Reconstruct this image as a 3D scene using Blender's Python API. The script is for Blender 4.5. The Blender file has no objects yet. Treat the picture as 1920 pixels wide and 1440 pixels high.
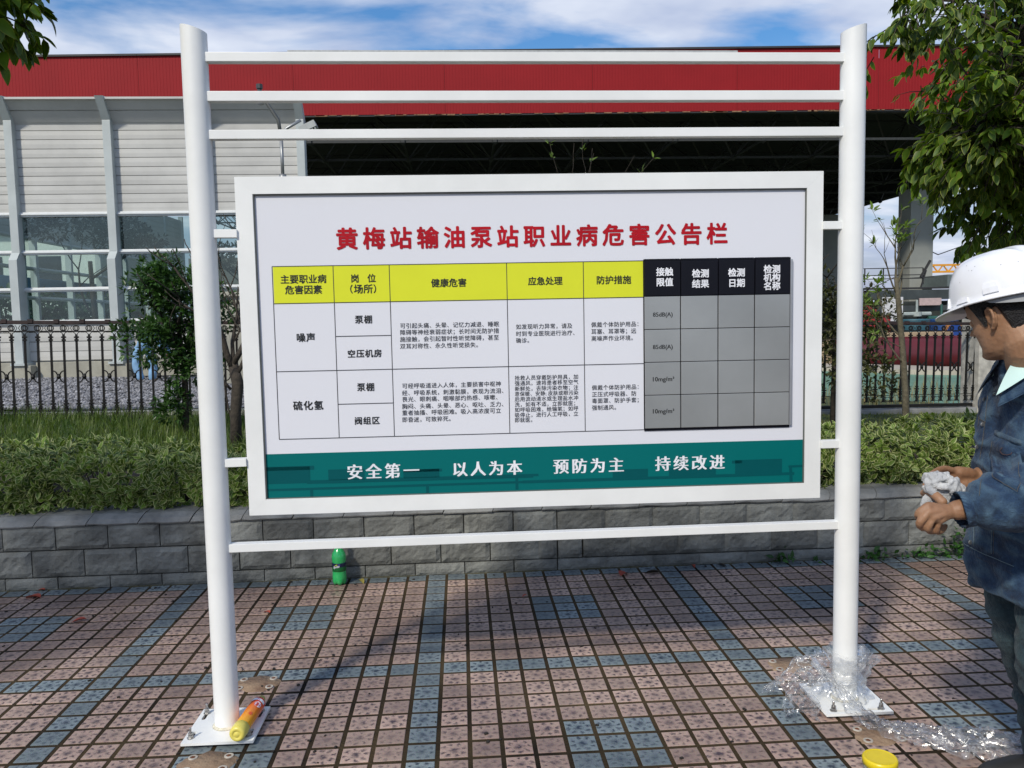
# measured layout of the print and the camera pose
CAM_C=[0.23213, -4.78367, 1.51959]
CAM_F=[0.061464, 0.994913, -0.079815]
CAM_R=[0.997816, -0.063187, -0.019237]
CAM_U=[0.024183, 0.078458, 0.996624]
TEXTS= [('黄梅站输油泵站职业病危害公告栏', 0.4705, 1.82, 1.9178, 1.8171, 'title'), ('主要职业病', 0.2672, 1.6781, 0.4309, 1.6769, 'head'), ('危害因素', 0.2827, 1.6396, 0.4142, 1.6388, 'head'), ('岗位', 0.5189, 1.6768, 0.6109, 1.6768, 'head'), ('场所', 0.529, 1.6382, 0.5962, 1.6386, 'head'), ('健康危害', 0.809, 1.6556, 0.937, 1.655, 'head'), ('应急处理', 1.1635, 1.6564, 1.2892, 1.6559, 'head'), ('防护措施', 1.4155, 1.6561, 1.5443, 1.6555, 'head'), ('噪声', 0.3158, 1.4666, 0.3847, 1.4667, 'cell'), ('泵棚', 0.5291, 1.5281, 0.5926, 1.5284, 'cell'), ('空压机房', 0.4978, 1.4045, 0.6234, 1.4034, 'cell'), ('硫化氢', 0.2943, 1.2187, 0.4042, 1.2175, 'cell'), ('泵棚', 0.5283, 1.2808, 0.5923, 1.2809, 'cell'), ('阀组区', 0.5144, 1.1573, 0.6077, 1.1564, 'cell'), ('可引起头痛、头晕、记忆力减退、睡眠', 0.6917, 1.5034, 1.0537, 1.501, 'body'), ('障碍等神经衰弱症状；长时间无防护措', 0.691, 1.4791, 1.0532, 1.4766, 'body'), ('施接触，会引起暂时性听觉障碍，甚至', 0.6903, 1.4542, 1.0527, 1.4515, 'body'), ('双耳对称性、永久性听觉损失。', 0.6895, 1.4287, 0.9874, 1.4264, 'body'), ('如发现听力异常，请及', 1.1159, 1.4912, 1.3246, 1.49, 'body'), ('时到专业医院进行治疗、', 1.1154, 1.4653, 1.3455, 1.4639, 'body'), ('确诊。', 1.115, 1.4402, 1.1758, 1.4398, 'body'), ('佩戴个体防护用品：', 1.395, 1.4929, 1.5844, 1.4919, 'body'), ('耳塞、耳罩等；远', 1.3947, 1.4678, 1.5628, 1.4667, 'body'), ('离噪声作业环境。', 1.3945, 1.4421, 1.5627, 1.441, 'body'), ('可经呼吸道进入人体，主要损害中枢神', 0.6925, 1.283, 1.0567, 1.2803, 'body'), ('经、呼吸系统，刺激黏膜，表现为流泪、', 0.6917, 1.2573, 1.0779, 1.2542, 'body'), ('畏光、眼刺痛、咽喉部灼热感、咳嗽、', 0.691, 1.2336, 1.0557, 1.2306, 'body'), ('胸闷、头痛、头晕、恶心、呕吐、乏力、', 0.6903, 1.2078, 1.0769, 1.2044, 'body'), ('重者抽搐、呼吸困难。吸入高浓度可立', 0.6895, 1.1838, 1.0546, 1.1804, 'body'), ('即昏迷，可致猝死。', 0.6888, 1.1577, 0.8805, 1.1558, 'body'), ('抢救人员穿戴防护用具，加', 1.1078, 1.3023, 1.3446, 1.3008, 'body'), ('强通风，速将患者移至空气', 1.1074, 1.2825, 1.3443, 1.281, 'body'), ('新鲜处，去除污染衣物；注', 1.1071, 1.2625, 1.3441, 1.2609, 'body'), ('意保暖、安静;皮肤或眼污染', 1.1067, 1.2431, 1.3438, 1.2414, 'body'), ('后用流动清水或生理盐水冲', 1.1063, 1.2235, 1.3436, 1.2217, 'body'), ('洗，如有不适，立即就医；', 1.1059, 1.2036, 1.3433, 1.2018, 'body'), ('如呼吸困难，给输氧；如呼', 1.1056, 1.1841, 1.3431, 1.1822, 'body'), ('吸停止，进行人工呼吸，立', 1.1052, 1.1642, 1.3428, 1.1622, 'body'), ('即就医。', 1.1048, 1.1449, 1.1823, 1.1442, 'body'), ('佩戴个体防护用品：', 1.3947, 1.2591, 1.5835, 1.2578, 'body'), ('正压式呼吸器、防', 1.3945, 1.2342, 1.562, 1.2329, 'body'), ('毒面罩、防护手套；', 1.3942, 1.21, 1.5831, 1.2086, 'body'), ('强制通风。', 1.3939, 1.1839, 1.4977, 1.183, 'body'), ('安全第一', 0.4805, 0.9671, 0.7528, 0.9663, 'slogan'), ('以人为本', 0.8682, 0.9657, 1.1353, 0.9652, 'slogan'), ('预防为主', 1.2458, 0.9652, 1.5188, 0.9645, 'slogan'), ('持续改进', 1.6318, 0.9647, 1.9033, 0.9642, 'slogan')]
PLATE_TEXTS= [('接触', 1.6368, 1.6819, 1.6987, 1.6817, 'white'), ('限值', 1.6366, 1.6442, 1.6986, 1.6439, 'white'), ('检测', 1.7707, 1.6739, 1.8328, 1.6737, 'white'), ('结果', 1.7706, 1.636, 1.8328, 1.6358, 'white'), ('检测', 1.906, 1.675, 1.9684, 1.6748, 'white'), ('日期', 1.9061, 1.6367, 1.9685, 1.6364, 'white'), ('检测', 2.04, 1.6855, 2.1016, 1.6853, 'white'), ('机构', 2.0401, 1.6545, 2.1018, 1.6543, 'white'), ('名称', 2.0403, 1.6232, 2.102, 1.6229, 'white'), ('85dB(A)', 1.6242, 1.5263, 1.6984, 1.5257, 'latin'), ('85dB(A)', 1.6235, 1.4065, 1.698, 1.4058, 'latin'), ('10mg/m³', 1.6186, 1.2867, 1.7034, 1.2855, 'latin'), ('10mg/m³', 1.6179, 1.1666, 1.703, 1.1653, 'latin')]
LINES= [(0.2408, 1.7249, 0.2391, 1.0924), (0.4584, 1.7243, 0.4567, 1.0924), (0.6595, 1.7231, 0.6595, 1.0949), (1.0866, 1.7241, 1.086, 1.0963), (1.3699, 1.7236, 1.3672, 1.0978), (1.5925, 1.724, 1.5905, 1.0999), (0.2408, 1.7249, 1.5925, 1.724), (0.2395, 1.5926, 1.5922, 1.5896), (0.2381, 1.3453, 1.5912, 1.3441), (0.2391, 1.0924, 1.5905, 1.0999), (0.4587, 1.4683, 0.6593, 1.4689), (0.4584, 1.2205, 0.6594, 1.2202)]
BAND= (0.1926, 1.0405, 2.201, 1.044)
YEL= (0.2426, 1.7239, 1.5916, 1.5891)
PLX= [1.5924, 1.7289, 1.8701, 2.008, 2.1434]
PLZ= [1.723, 1.5928, 1.4706, 1.3486, 1.2258, 1.1002]
PLZR= [1.7196, 1.5932, 1.469, 1.346, 1.2232, 1.0955]
SHAPES= [(0.1886, 0.9931, 0.3468, 0.9309), (0.1887, 0.9951, 0.3623, 0.9801), (0.4127, 0.9787, 0.5455, 0.9269), (0.6881, 0.9706, 0.8211, 0.9366), (0.6881, 0.9706, 0.8316, 0.9604), (0.3433, 0.9409, 1.1907, 0.9317), (1.4702, 0.9477, 1.6046, 0.9153), (1.6842, 0.9496, 1.8641, 0.9117), (1.9382, 0.9708, 2.1195, 0.9144), (1.9259, 0.9691, 1.9649, 0.9578)]
SLINES= [((0.3333, 0.9333, 1.1707, 0.9323), 0.009), ((0.1869, 0.9087, 1.1703, 0.9111), 0.007), ((1.1303, 0.9113, 2.1671, 0.913), 0.009), ((0.3497, 0.9069, 0.3493, 0.875), 0.009), ((0.776, 0.9139, 0.7754, 0.8778), 0.009), ((1.1088, 0.9361, 1.1089, 0.8836), 0.009), ((2.1523, 0.9421, 2.1549, 0.8825), 0.01), ((2.1441, 0.9403, 2.204, 0.9416), 0.007)]
HANDS= {'nearhand': {'wrist': (1.5226, -2.755, 0.9943), 'palm': (1.4727, -2.765, 0.9984), 'f': [[(1.4406, -2.765, 1.0122), (1.4192, -2.758, 0.99), (1.4432, -2.73, 0.9666), (1.4773, -2.71, 0.9633)], [(1.4364, -2.775, 0.9978), (1.4167, -2.768, 0.967), (1.4478, -2.738, 0.9453), (1.4805, -2.72, 0.9511)], [(1.447, -2.777, 0.9838), (1.4401, -2.768, 0.952), (1.473, -2.738, 0.9358), (1.5013, -2.72, 0.946)], [(1.47, -2.768, 0.9722), (1.4695, -2.758, 0.9426), (1.4969, -2.735, 0.9341), (1.5177, -2.72, 0.944)]], 't': [(1.514, -2.74, 1.0083), (1.5054, -2.72, 1.0228), (1.5027, -2.69, 1.0251), (1.5058, -2.66, 1.017)]}, 'farhand': {'wrist': (1.761, -2.49, 1.0265), 'palm': (1.6891, -2.51, 1.0215), 'f': [[(1.6836, -2.505, 1.0446), (1.6349, -2.52, 1.0584), (1.5924, -2.545, 1.0565), (1.5616, -2.565, 1.0473)], [(1.6789, -2.5, 1.031), (1.6335, -2.51, 1.036), (1.5892, -2.53, 1.0286), (1.554, -2.56, 1.0202)], [(1.6777, -2.5, 1.0119), (1.6341, -2.51, 1.0105), (1.593, -2.53, 1.0049), (1.5593, -2.56, 0.9982)], [(1.6768, -2.51, 0.9948), (1.6381, -2.52, 0.9918), (1.6018, -2.54, 0.9878), (1.5709, -2.565, 0.9865)]], 't': [(1.6802, -2.54, 1.0041), (1.6437, -2.57, 0.9976), (1.6074, -2.6, 1.0037), (1.576, -2.625, 1.0177)]}, 'cloth': [(1.5496, -2.62, 1.0205), (1.5, -2.66, 1.0053), (1.5926, -2.6, 1.0302)]}
import bpy, bmesh, math, random
import numpy as np
from mathutils import Vector, Matrix, noise
from mathutils.bvhtree import BVHTree
random.seed(7); rng = np.random.default_rng(7)
SC = bpy.context.scene
COL = SC.collection
R = math.radians
# ------------------------------------------------------------------ camera
cam = bpy.data.cameras.new('camera'); camo = bpy.data.objects.new('camera', cam); COL.objects.link(camo)
cam.sensor_width = 36.0; cam.sensor_fit = 'HORIZONTAL'; cam.lens = 36.0*1522.1/1920.0
cam.clip_start = 0.05; cam.clip_end = 1500
CF = Vector(CAM_F); CU = Vector(CAM_U); CR = Vector(CAM_R)
camo.matrix_world = Matrix(((CR.x, CU.x, -CF.x, CAM_C[0]), (CR.y, CU.y, -CF.y, CAM_C[1]), (CR.z, CU.z, -CF.z, CAM_C[2]), (0, 0, 0, 1)))
SC.camera = camo
# ------------------------------------------------------------------ light and sky
SUN_AZ = Vector((0.55, 0.83, 0)).normalized()      # the way the light travels over the ground
SUN_EL = R(41)
w = bpy.data.worlds.new('World'); SC.world = w; w.use_nodes = True
nt = w.node_tree; nt.nodes.clear()
def N(t, **k):
    n = nt.nodes.new(t)
    for a, b in k.items(): setattr(n, a, b)
    return n
out = N('ShaderNodeOutputWorld'); bg = N('ShaderNodeBackground'); sky = N('ShaderNodeTexSky', sky_type='NISHITA')
sky.sun_disc = False; sky.sun_elevation = SUN_EL; sky.sun_rotation = math.atan2(-SUN_AZ.x, -SUN_AZ.y); sky.air_density = 1.3; sky.dust_density = 0.6; sky.ozone_density = 2.5
tc = N('ShaderNodeTexCoord'); sep = N('ShaderNodeSeparateXYZ'); nt.links.new(tc.outputs['Generated'], sep.inputs[0])
mx = N('ShaderNodeMath', operation='ADD'); mx.inputs[1].default_value = 0.16; nt.links.new(sep.outputs['Z'], mx.inputs[0])
mm = N('ShaderNodeMath', operation='MAXIMUM'); mm.inputs[1].default_value = 0.05; nt.links.new(mx.outputs[0], mm.inputs[0])
cmb = N('ShaderNodeCombineXYZ')
for i, s in ((0, 'X'), (1, 'Y')):
    d = N('ShaderNodeMath', operation='DIVIDE'); nt.links.new(sep.outputs[s], d.inputs[0]); nt.links.new(mm.outputs[0], d.inputs[1]); nt.links.new(d.outputs[0], cmb.inputs[i])
mp = N('ShaderNodeMapping'); mp.inputs['Location'].default_value = (3.1, 1.7, 0); mp.inputs['Scale'].default_value = (1.15, 1.5, 1); nt.links.new(cmb.outputs[0], mp.inputs[0])
n1 = N('ShaderNodeTexNoise'); n1.inputs['Scale'].default_value = 1.3; n1.inputs['Detail'].default_value = 7; n1.inputs['Roughness'].default_value = 0.52; n1.inputs['Distortion'].default_value = 0.35
nt.links.new(mp.outputs[0], n1.inputs['Vector'])
cr = N('ShaderNodeValToRGB'); cr.color_ramp.elements[0].position = 0.43; cr.color_ramp.elements[1].position = 0.585
cr.color_ramp.elements[0].color = (0.05, 0.05, 0.05, 1); cr.color_ramp.elements[1].color = (0.93, 0.93, 0.93, 1)
nt.links.new(n1.outputs['Fac'], cr.inputs[0])
n2 = N('ShaderNodeTexNoise'); n2.inputs['Scale'].default_value = 2.3; n2.inputs['Detail'].default_value = 4; nt.links.new(mp.outputs[0], n2.inputs['Vector'])
cc = N('ShaderNodeValToRGB'); cc.color_ramp.elements[0].position = 0.35; cc.color_ramp.elements[1].position = 0.66
cc.color_ramp.elements[0].color = (4.0, 4.6, 6.2, 1); cc.color_ramp.elements[1].color = (7.0, 7.4, 8.2, 1)
nt.links.new(n2.outputs['Fac'], cc.inputs[0])
mixc = N('ShaderNodeMix', data_type='RGBA'); nt.links.new(cr.outputs[0], mixc.inputs[0]); hsk = N('ShaderNodeHueSaturation'); hsk.inputs['Saturation'].default_value = 1.45; hsk.inputs['Value'].default_value = 1.0; nt.links.new(sky.outputs[0], hsk.inputs['Color']); tint = N('ShaderNodeMix', data_type='RGBA', blend_type='MULTIPLY'); tint.inputs[0].default_value = 1; tint.inputs[7].default_value = (1.0, .95, 1.06, 1); nt.links.new(hsk.outputs[0], tint.inputs[6]); low = N('ShaderNodeMapRange'); low.inputs[1].default_value = .02; low.inputs[2].default_value = .30; low.inputs[3].default_value = .85; low.inputs[4].default_value = 0; nt.links.new(sep.outputs['Z'], low.inputs[0]); lm = N('ShaderNodeMix', data_type='RGBA'); nt.links.new(low.outputs[0], lm.inputs[0]); nt.links.new(tint.outputs[2], lm.inputs[6]); lm.inputs[7].default_value = (2.5, 3.1, 5.0, 1); nt.links.new(lm.outputs[2], mixc.inputs[6]); nt.links.new(cc.outputs[0], mixc.inputs[7])
nt.links.new(mixc.outputs[2], bg.inputs[0]); bg.inputs[1].default_value = 0.107; nt.links.new(bg.outputs[0], out.inputs[0])
sl = bpy.data.lights.new('sun', 'SUN'); sl.energy = 2.8; sl.angle = R(4.5); sl.color = (1.0, 0.94, 0.83)
so = bpy.data.objects.new('sun', sl); COL.objects.link(so)
ld = Vector((SUN_AZ.x*math.cos(SUN_EL), SUN_AZ.y*math.cos(SUN_EL), -math.sin(SUN_EL)))
so.rotation_euler = ld.to_track_quat('-Z', 'Y').to_euler()
SC.view_settings.view_transform = 'Standard'; SC.view_settings.look = 'None'; SC.view_settings.exposure = 0.20; SC.view_settings.gamma = 1.0
SC.view_settings.use_curve_mapping = False
SC.cycles.transparent_max_bounces = 40
# ------------------------------------------------------------------ helpers
def mat(name, col, rough=0.6, metal=0.0, var=0.12, scale=8.0, bump=0.0, bscale=60.0, coat=0.0, col2=None, spec=0.5, detail=5, rvar=0.0, trans=0.0, rand=0.0, space='pos', stretch=None):
    m = bpy.data.materials.new(name); m.use_nodes = True; t = m.node_tree; b = t.nodes['Principled BSDF']
    g = t.nodes.new('ShaderNodeNewGeometry') if space == 'pos' else t.nodes.new('ShaderNodeTexCoord')
    vec = g.outputs['Position'] if space == 'pos' else g.outputs['Object']
    if stretch:
        mp_ = t.nodes.new('ShaderNodeMapping'); mp_.inputs['Scale'].default_value = stretch; t.links.new(vec, mp_.inputs[0]); vec = mp_.outputs[0]
    nz = t.nodes.new('ShaderNodeTexNoise'); nz.inputs['Scale'].default_value = scale; nz.inputs['Detail'].default_value = detail; nz.inputs['Roughness'].default_value = .6
    t.links.new(vec, nz.inputs['Vector'])
    r = t.nodes.new('ShaderNodeValToRGB'); r.color_ramp.elements[0].position = .32; r.color_ramp.elements[1].position = .68
    a = col2 or tuple(c*(1-var) for c in col); c_ = col if col2 else tuple(min(1, c*(1+var)) for c in col)
    r.color_ramp.elements[0].color = (*a, 1); r.color_ramp.elements[1].color = (*c_, 1)
    t.links.new(nz.outputs['Fac'], r.inputs[0]); co = r.outputs[0]
    if rand:
        oi = t.nodes.new('ShaderNodeObjectInfo'); hs = t.nodes.new('ShaderNodeHueSaturation')
        mr = t.nodes.new('ShaderNodeMapRange'); mr.inputs[3].default_value = 1-rand; mr.inputs[4].default_value = 1+rand
        t.links.new(oi.outputs['Random'], mr.inputs[0]); t.links.new(mr.outputs[0], hs.inputs['Value']); t.links.new(co, hs.inputs['Color']); co = hs.outputs[0]
    t.links.new(co, b.inputs['Base Color'])
    b.inputs['Roughness'].default_value = rough; b.inputs['Metallic'].default_value = metal; b.inputs['Coat Weight'].default_value = coat
    b.inputs['Specular IOR Level'].default_value = spec; b.inputs['Transmission Weight'].default_value = trans
    if rvar:
        mr = t.nodes.new('ShaderNodeMapRange'); mr.inputs[3].default_value = rough-rvar; mr.inputs[4].default_value = rough+rvar; t.links.new(nz.outputs['Fac'], mr.inputs[0]); t.links.new(mr.outputs[0], b.inputs['Roughness'])
    if bump:
        n3 = t.nodes.new('ShaderNodeTexNoise'); n3.inputs['Scale'].default_value = bscale; n3.inputs['Detail'].default_value = 4; t.links.new(vec, n3.inputs['Vector'])
        bp = t.nodes.new('ShaderNodeBump'); bp.inputs['Strength'].default_value = bump; bp.inputs['Distance'].default_value = .01
        t.links.new(n3.outputs['Fac'], bp.inputs['Height']); t.links.new(bp.outputs[0], b.inputs['Normal'])
    return m

class MB:
    def __init__(s): s.v = []; s.f = []; s.m = []; s.uv = {}
    def add(s, verts, faces, mi=0):
        o = len(s.v); s.v += [tuple(p) for p in verts]; s.f += [tuple(i+o for i in f) for f in faces]; s.m += [mi]*len(faces); return s
    def box(s, lo, hi, mi=0, M=None):
        x0, y0, z0 = lo; x1, y1, z1 = hi
        v = [(x0, y0, z0), (x1, y0, z0), (x1, y1, z0), (x0, y1, z0), (x0, y0, z1), (x1, y0, z1), (x1, y1, z1), (x0, y1, z1)]
        if M is not None: v = [tuple(M @ Vector(p)) for p in v]
        return s.add(v, [(0, 3, 2, 1), (4, 5, 6, 7), (0, 1, 5, 4), (1, 2, 6, 5), (2, 3, 7, 6), (3, 0, 4, 7)], mi)
    def cbox(s, lo, hi, c=0.004, mi=0):     # box with chamfered edges
        bm = bmesh.new(); bmesh.ops.create_cube(bm, size=1)
        d = [hi[i]-lo[i] for i in range(3)]
        for v in bm.verts: v.co = Vector([lo[i]+(v.co[i]+.5)*d[i] for i in range(3)])
        bmesh.ops.bevel(bm, geom=bm.edges[:], offset=min(c, min(d)*.45), segments=2, affect='EDGES', profile=.7)
        bm.verts.index_update(); s.add([v.co[:] for v in bm.verts], [[v.index for v in f.verts] for f in bm.faces], mi); bm.free(); return s
    def tube(s, pts, rad, n=6, mi=0, cap=True, flat=None):
        pts = [Vector(p) for p in pts]; k = len(pts)
        if not hasattr(rad, '__len__'): rad = [rad]*k
        prev = None; rings = []
        for i, p in enumerate(pts):
            t = (pts[min(i+1, k-1)]-pts[max(i-1, 0)])
            if t.length < 1e-9: t = Vector((0, 0, 1))
            t.normalize()
            if prev is None:
                a = Vector((0, 0, 1)) if abs(t.z) < .9 else Vector((0, 1, 0)); u = t.cross(a).normalized()
            else: u = (prev-t*prev.dot(t)).normalized()
            prev = u; w_ = t.cross(u)
            rings.append([p+(u*math.cos(2*math.pi*(j+.5)/n)+w_*math.sin(2*math.pi*(j+.5)/n)*(flat or 1))*rad[i] for j in range(n)])
        vs = [q for r_ in rings for q in r_]; fs = []
        for i in range(k-1):
            for j in range(n): fs.append((i*n+j, i*n+(j+1) % n, (i+1)*n+(j+1) % n, (i+1)*n+j))
        if cap: fs.append(tuple(range(n-1, -1, -1))); fs.append(tuple((k-1)*n+j for j in range(n)))
        return s.add(vs, fs, mi)
    def lathe(s, prof, n=24, c=(0, 0, 0), mi=0, M=None):
        vs = []; fs = []; k = len(prof)
        for r_, z in prof:
            for j in range(n): vs.append(Vector((r_*math.cos(2*math.pi*j/n), r_*math.sin(2*math.pi*j/n), z)))
        if M is not None: vs = [M @ v for v in vs]
        vs = [v+Vector(c) for v in vs]
        for i in range(k-1):
            for j in range(n): fs.append((i*n+j, i*n+(j+1) % n, (i+1)*n+(j+1) % n, (i+1)*n+j))
        if prof[0][0] > 1e-5: fs.append(tuple(range(n-1, -1, -1)))
        if prof[-1][0] > 1e-5: fs.append(tuple((k-1)*n+j for j in range(n)))
        return s.add(vs, fs, mi)
    def grid(s, fn, nu, nv, mi=0, closed_u=False):
        vs = [fn(i/(nu if closed_u else nu-1), j/(nv-1)) for j in range(nv) for i in range(nu)]; fs = []
        for j in range(nv-1):
            for i in range(nu if closed_u else nu-1): fs.append((j*nu+i, j*nu+(i+1) % nu, (j+1)*nu+(i+1) % nu, (j+1)*nu+i))
        return s.add(vs, fs, mi)
    def mesh(s, name, mats, smooth=False):
        me = bpy.data.meshes.new(name); me.from_pydata(s.v, [], s.f)
        for m_ in (mats if isinstance(mats, (list, tuple)) else [mats]): me.materials.append(m_)
        if any(s.m): me.polygons.foreach_set('material_index', s.m)
        if smooth: me.polygons.foreach_set('use_smooth', [True]*len(s.f))
        me.update(); return me
    def build(s, name, mats, parent=None, smooth=False, **tags):
        return link(name, s.mesh(name, mats, smooth), parent, **tags)
def tag(o, label=None, category=None, group=None, kind=None):
    for k, v in (('label', label), ('category', category), ('group', group), ('kind', kind)):
        if v: o[k] = v
    return o
def link(name, me, parent=None, loc=None, rot=None, **tags):
    o = bpy.data.objects.new(name, me); COL.objects.link(o)
    if parent is not None: o.parent = parent
    if loc is not None: o.location = loc
    if rot is not None: o.rotation_euler = rot
    tag(o, **tags); return o
def thing(name, label, cat, loc=(0, 0, 0), rz=0, group=None):
    o = bpy.data.objects.new(name, None); COL.objects.link(o); o.location = loc; o.rotation_euler = (0, 0, rz); o.empty_display_size = .1
    return tag(o, label, cat, group)
def dup(o, parent=None, loc=None, rz=None, label=None):
    c = o.copy(); COL.objects.link(c); c.parent = parent
    if loc is not None: c.location = loc
    if rz is not None: c.rotation_euler = (0, 0, rz)
    if label: c['label'] = label
    for ch in list(o.children): dup(ch, c)
    return c
def np_mesh(name, V, F, mats, uv=None, smooth=False, mi=None):
    """V (n,3), F (m,k) all faces of one size, uv (m*k,2)"""
    me = bpy.data.meshes.new(name); n = len(V); m_, k = F.shape
    me.vertices.add(n); me.vertices.foreach_set('co', np.asarray(V, dtype=np.float32).ravel())
    me.loops.add(m_*k); me.loops.foreach_set('vertex_index', F.astype(np.int32).ravel())
    me.polygons.add(m_); me.polygons.foreach_set('loop_start', np.arange(0, m_*k, k, dtype=np.int32)); me.polygons.foreach_set('loop_total', np.full(m_, k, dtype=np.int32))
    for q in (mats if isinstance(mats, (list, tuple)) else [mats]): me.materials.append(q)
    if mi is not None: me.polygons.foreach_set('material_index', mi.astype(np.int32))
    if uv is not None:
        l = me.uv_layers.new(name='UVMap'); l.data.foreach_set('uv', np.asarray(uv, dtype=np.float32).ravel())
    if smooth: me.polygons.foreach_set('use_smooth', np.ones(m_, dtype=bool))
    me.update(); me.validate(); return me
# leaf template: u = across (-1..1), v = along (0..1)
def leaf_template(width=.42, fold=.18, droop=.15, rows=5, tip=1.0):
    V = []; UV = []; F = []
    for i in range(rows):
        v = i/(rows-1); wd = width*.5*(math.sin(math.pi*min(1, v**.8*.97+.03)))**.8 if 0 < i < rows-1 else .02*width
        for u in (-1, 0, 1):
            V.append((u*wd, v, fold*wd*abs(u)*1.2-droop*v*v)); UV.append((.5+.5*u, v))
    for i in range(rows-1):
        for j in (0, 1):
            a = i*3+j; F.append((a, a+1, a+4, a+3))
    return np.array(V), np.array(UV), np.array(F)
def scatter_leaves(pos, dirs, nrm, size, tmpl):
    """pos,dirs,nrm (n,3); size (n,) -> V,F,UV"""
    TV, TU, TF = tmpl; n = len(pos)
    d = dirs/np.linalg.norm(dirs, axis=1, keepdims=True)
    s_ = np.cross(d, nrm); s_ /= np.linalg.norm(s_, axis=1, keepdims=True)+1e-9; u = np.cross(s_, d)
    V = pos[:, None]+size[:, None, None]*(TV[None, :, 0, None]*s_[:, None]+TV[None, :, 1, None]*d[:, None]+TV[None, :, 2, None]*u[:, None])
    k = len(TV); F = TF[None]+(np.arange(n)*k)[:, None, None]
    UV = np.tile(TU[TF].reshape(-1, 2), (n, 1))
    return V.reshape(-1, 3), F.reshape(-1, 4), UV
def leaf_mat(name, col, edge=None, var=.35, trans=.25, rough=.42, edge_w=.2, yellow=None):
    m = bpy.data.materials.new(name); m.use_nodes = True; t = m.node_tree; b = t.nodes['Principled BSDF']
    g = t.nodes.new('ShaderNodeNewGeometry'); nz = t.nodes.new('ShaderNodeTexNoise'); nz.inputs['Scale'].default_value = 5; nz.inputs['Detail'].default_value = 6
    t.links.new(g.outputs['Position'], nz.inputs['Vector'])
    r = t.nodes.new('ShaderNodeValToRGB'); r.color_ramp.elements[0].position = .35; r.color_ramp.elements[1].position = .65
    r.color_ramp.elements[0].color = (*[c*(1-var) for c in col], 1); r.color_ramp.elements[1].color = (*(yellow or [c*(1+var) for c in col]), 1)
    t.links.new(nz.outputs['Fac'], r.inputs[0]); co = r.outputs[0]
    ri = t.nodes.new('ShaderNodeHueSaturation'); mr = t.nodes.new('ShaderNodeMapRange'); mr.inputs[3].default_value = .65; mr.inputs[4].default_value = 1.35
    t.links.new(g.outputs['Random Per Island'], mr.inputs[0]); t.links.new(mr.outputs[0], ri.inputs['Value']); t.links.new(co, ri.inputs['Color']); co = ri.outputs[0]
    uv = t.nodes.new('ShaderNodeUVMap'); sp = t.nodes.new('ShaderNodeSeparateXYZ'); t.links.new(uv.outputs[0], sp.inputs[0])
    a = t.nodes.new('ShaderNodeMath'); a.operation = 'SUBTRACT'; a.inputs[1].default_value = .5; t.links.new(sp.outputs[0], a.inputs[0])
    ab = t.nodes.new('ShaderNodeMath'); ab.operation = 'ABSOLUTE'; t.links.new(a.outputs[0], ab.inputs[0])
    if edge:
        m2 = t.nodes.new('ShaderNodeMapRange'); m2.inputs[1].default_value = .5-edge_w; m2.inputs[2].default_value = .5-edge_w*.4; t.links.new(ab.outputs[0], m2.inputs[0])
        mx_ = t.nodes.new('ShaderNodeMix'); mx_.data_type = 'RGBA'; t.links.new(m2.outputs[0], mx_.inputs[0]); t.links.new(co, mx_.inputs[6]); mx_.inputs[7].default_value = (*edge, 1); co = mx_.outputs[2]
    m3 = t.nodes.new('ShaderNodeMapRange'); m3.inputs[1].default_value = 0; m3.inputs[2].default_value = .05; m3.inputs[3].default_value = .5; m3.inputs[4].default_value = 0; t.links.new(ab.outputs[0], m3.inputs[0])
    mm_ = t.nodes.new('ShaderNodeMix'); mm_.data_type = 'RGBA'; t.links.new(m3.outputs[0], mm_.inputs[0]); t.links.new(co, mm_.inputs[6]); mm_.inputs[7].default_value = (col[0]*1.9, col[1]*1.7, col[2]*1.5, 1); co = mm_.outputs[2]
    t.links.new(co, b.inputs['Base Color']); b.inputs['Roughness'].default_value = rough; b.inputs['Specular IOR Level'].default_value = .3
    o = t.nodes['Material Output']; tr = t.nodes.new('ShaderNodeBsdfTranslucent'); hs = t.nodes.new('ShaderNodeHueSaturation'); hs.inputs['Saturation'].default_value = 1.15; hs.inputs['Value'].default_value = 1.6
    t.links.new(co, hs.inputs['Color']); t.links.new(hs.outputs[0], tr.inputs[0]); ms = t.nodes.new('ShaderNodeMixShader'); ms.inputs[0].default_value = trans
    t.links.new(b.outputs[0], ms.inputs[1]); t.links.new(tr.outputs[0], ms.inputs[2]); t.links.new(ms.outputs[0], o.inputs[0])
    return m
def fbm(x, y, z=0, s=1.0, o=4): return noise.fractal(Vector((x*s, y*s, z*s)), 1.0, 2.0, o)
# ================================================================== PAVING
PT = 0.115
def zyard(x): return 0.38-0.034*max(-6, min(9, x))
m_mortar = mat('mortar', (.080, .056, .028), .85, var=.6, scale=1.5, col2=(.006, .005, .004), bump=.6, bscale=80, spec=.12)
gm = MB(); gm.add([(-14, -14, .0003), (14, -14, .0003), (14, .02, .0003), (-14, .02, .0003)], [(0, 1, 2, 3)])
pav = gm.build('pavement', m_mortar, kind='structure')
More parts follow.
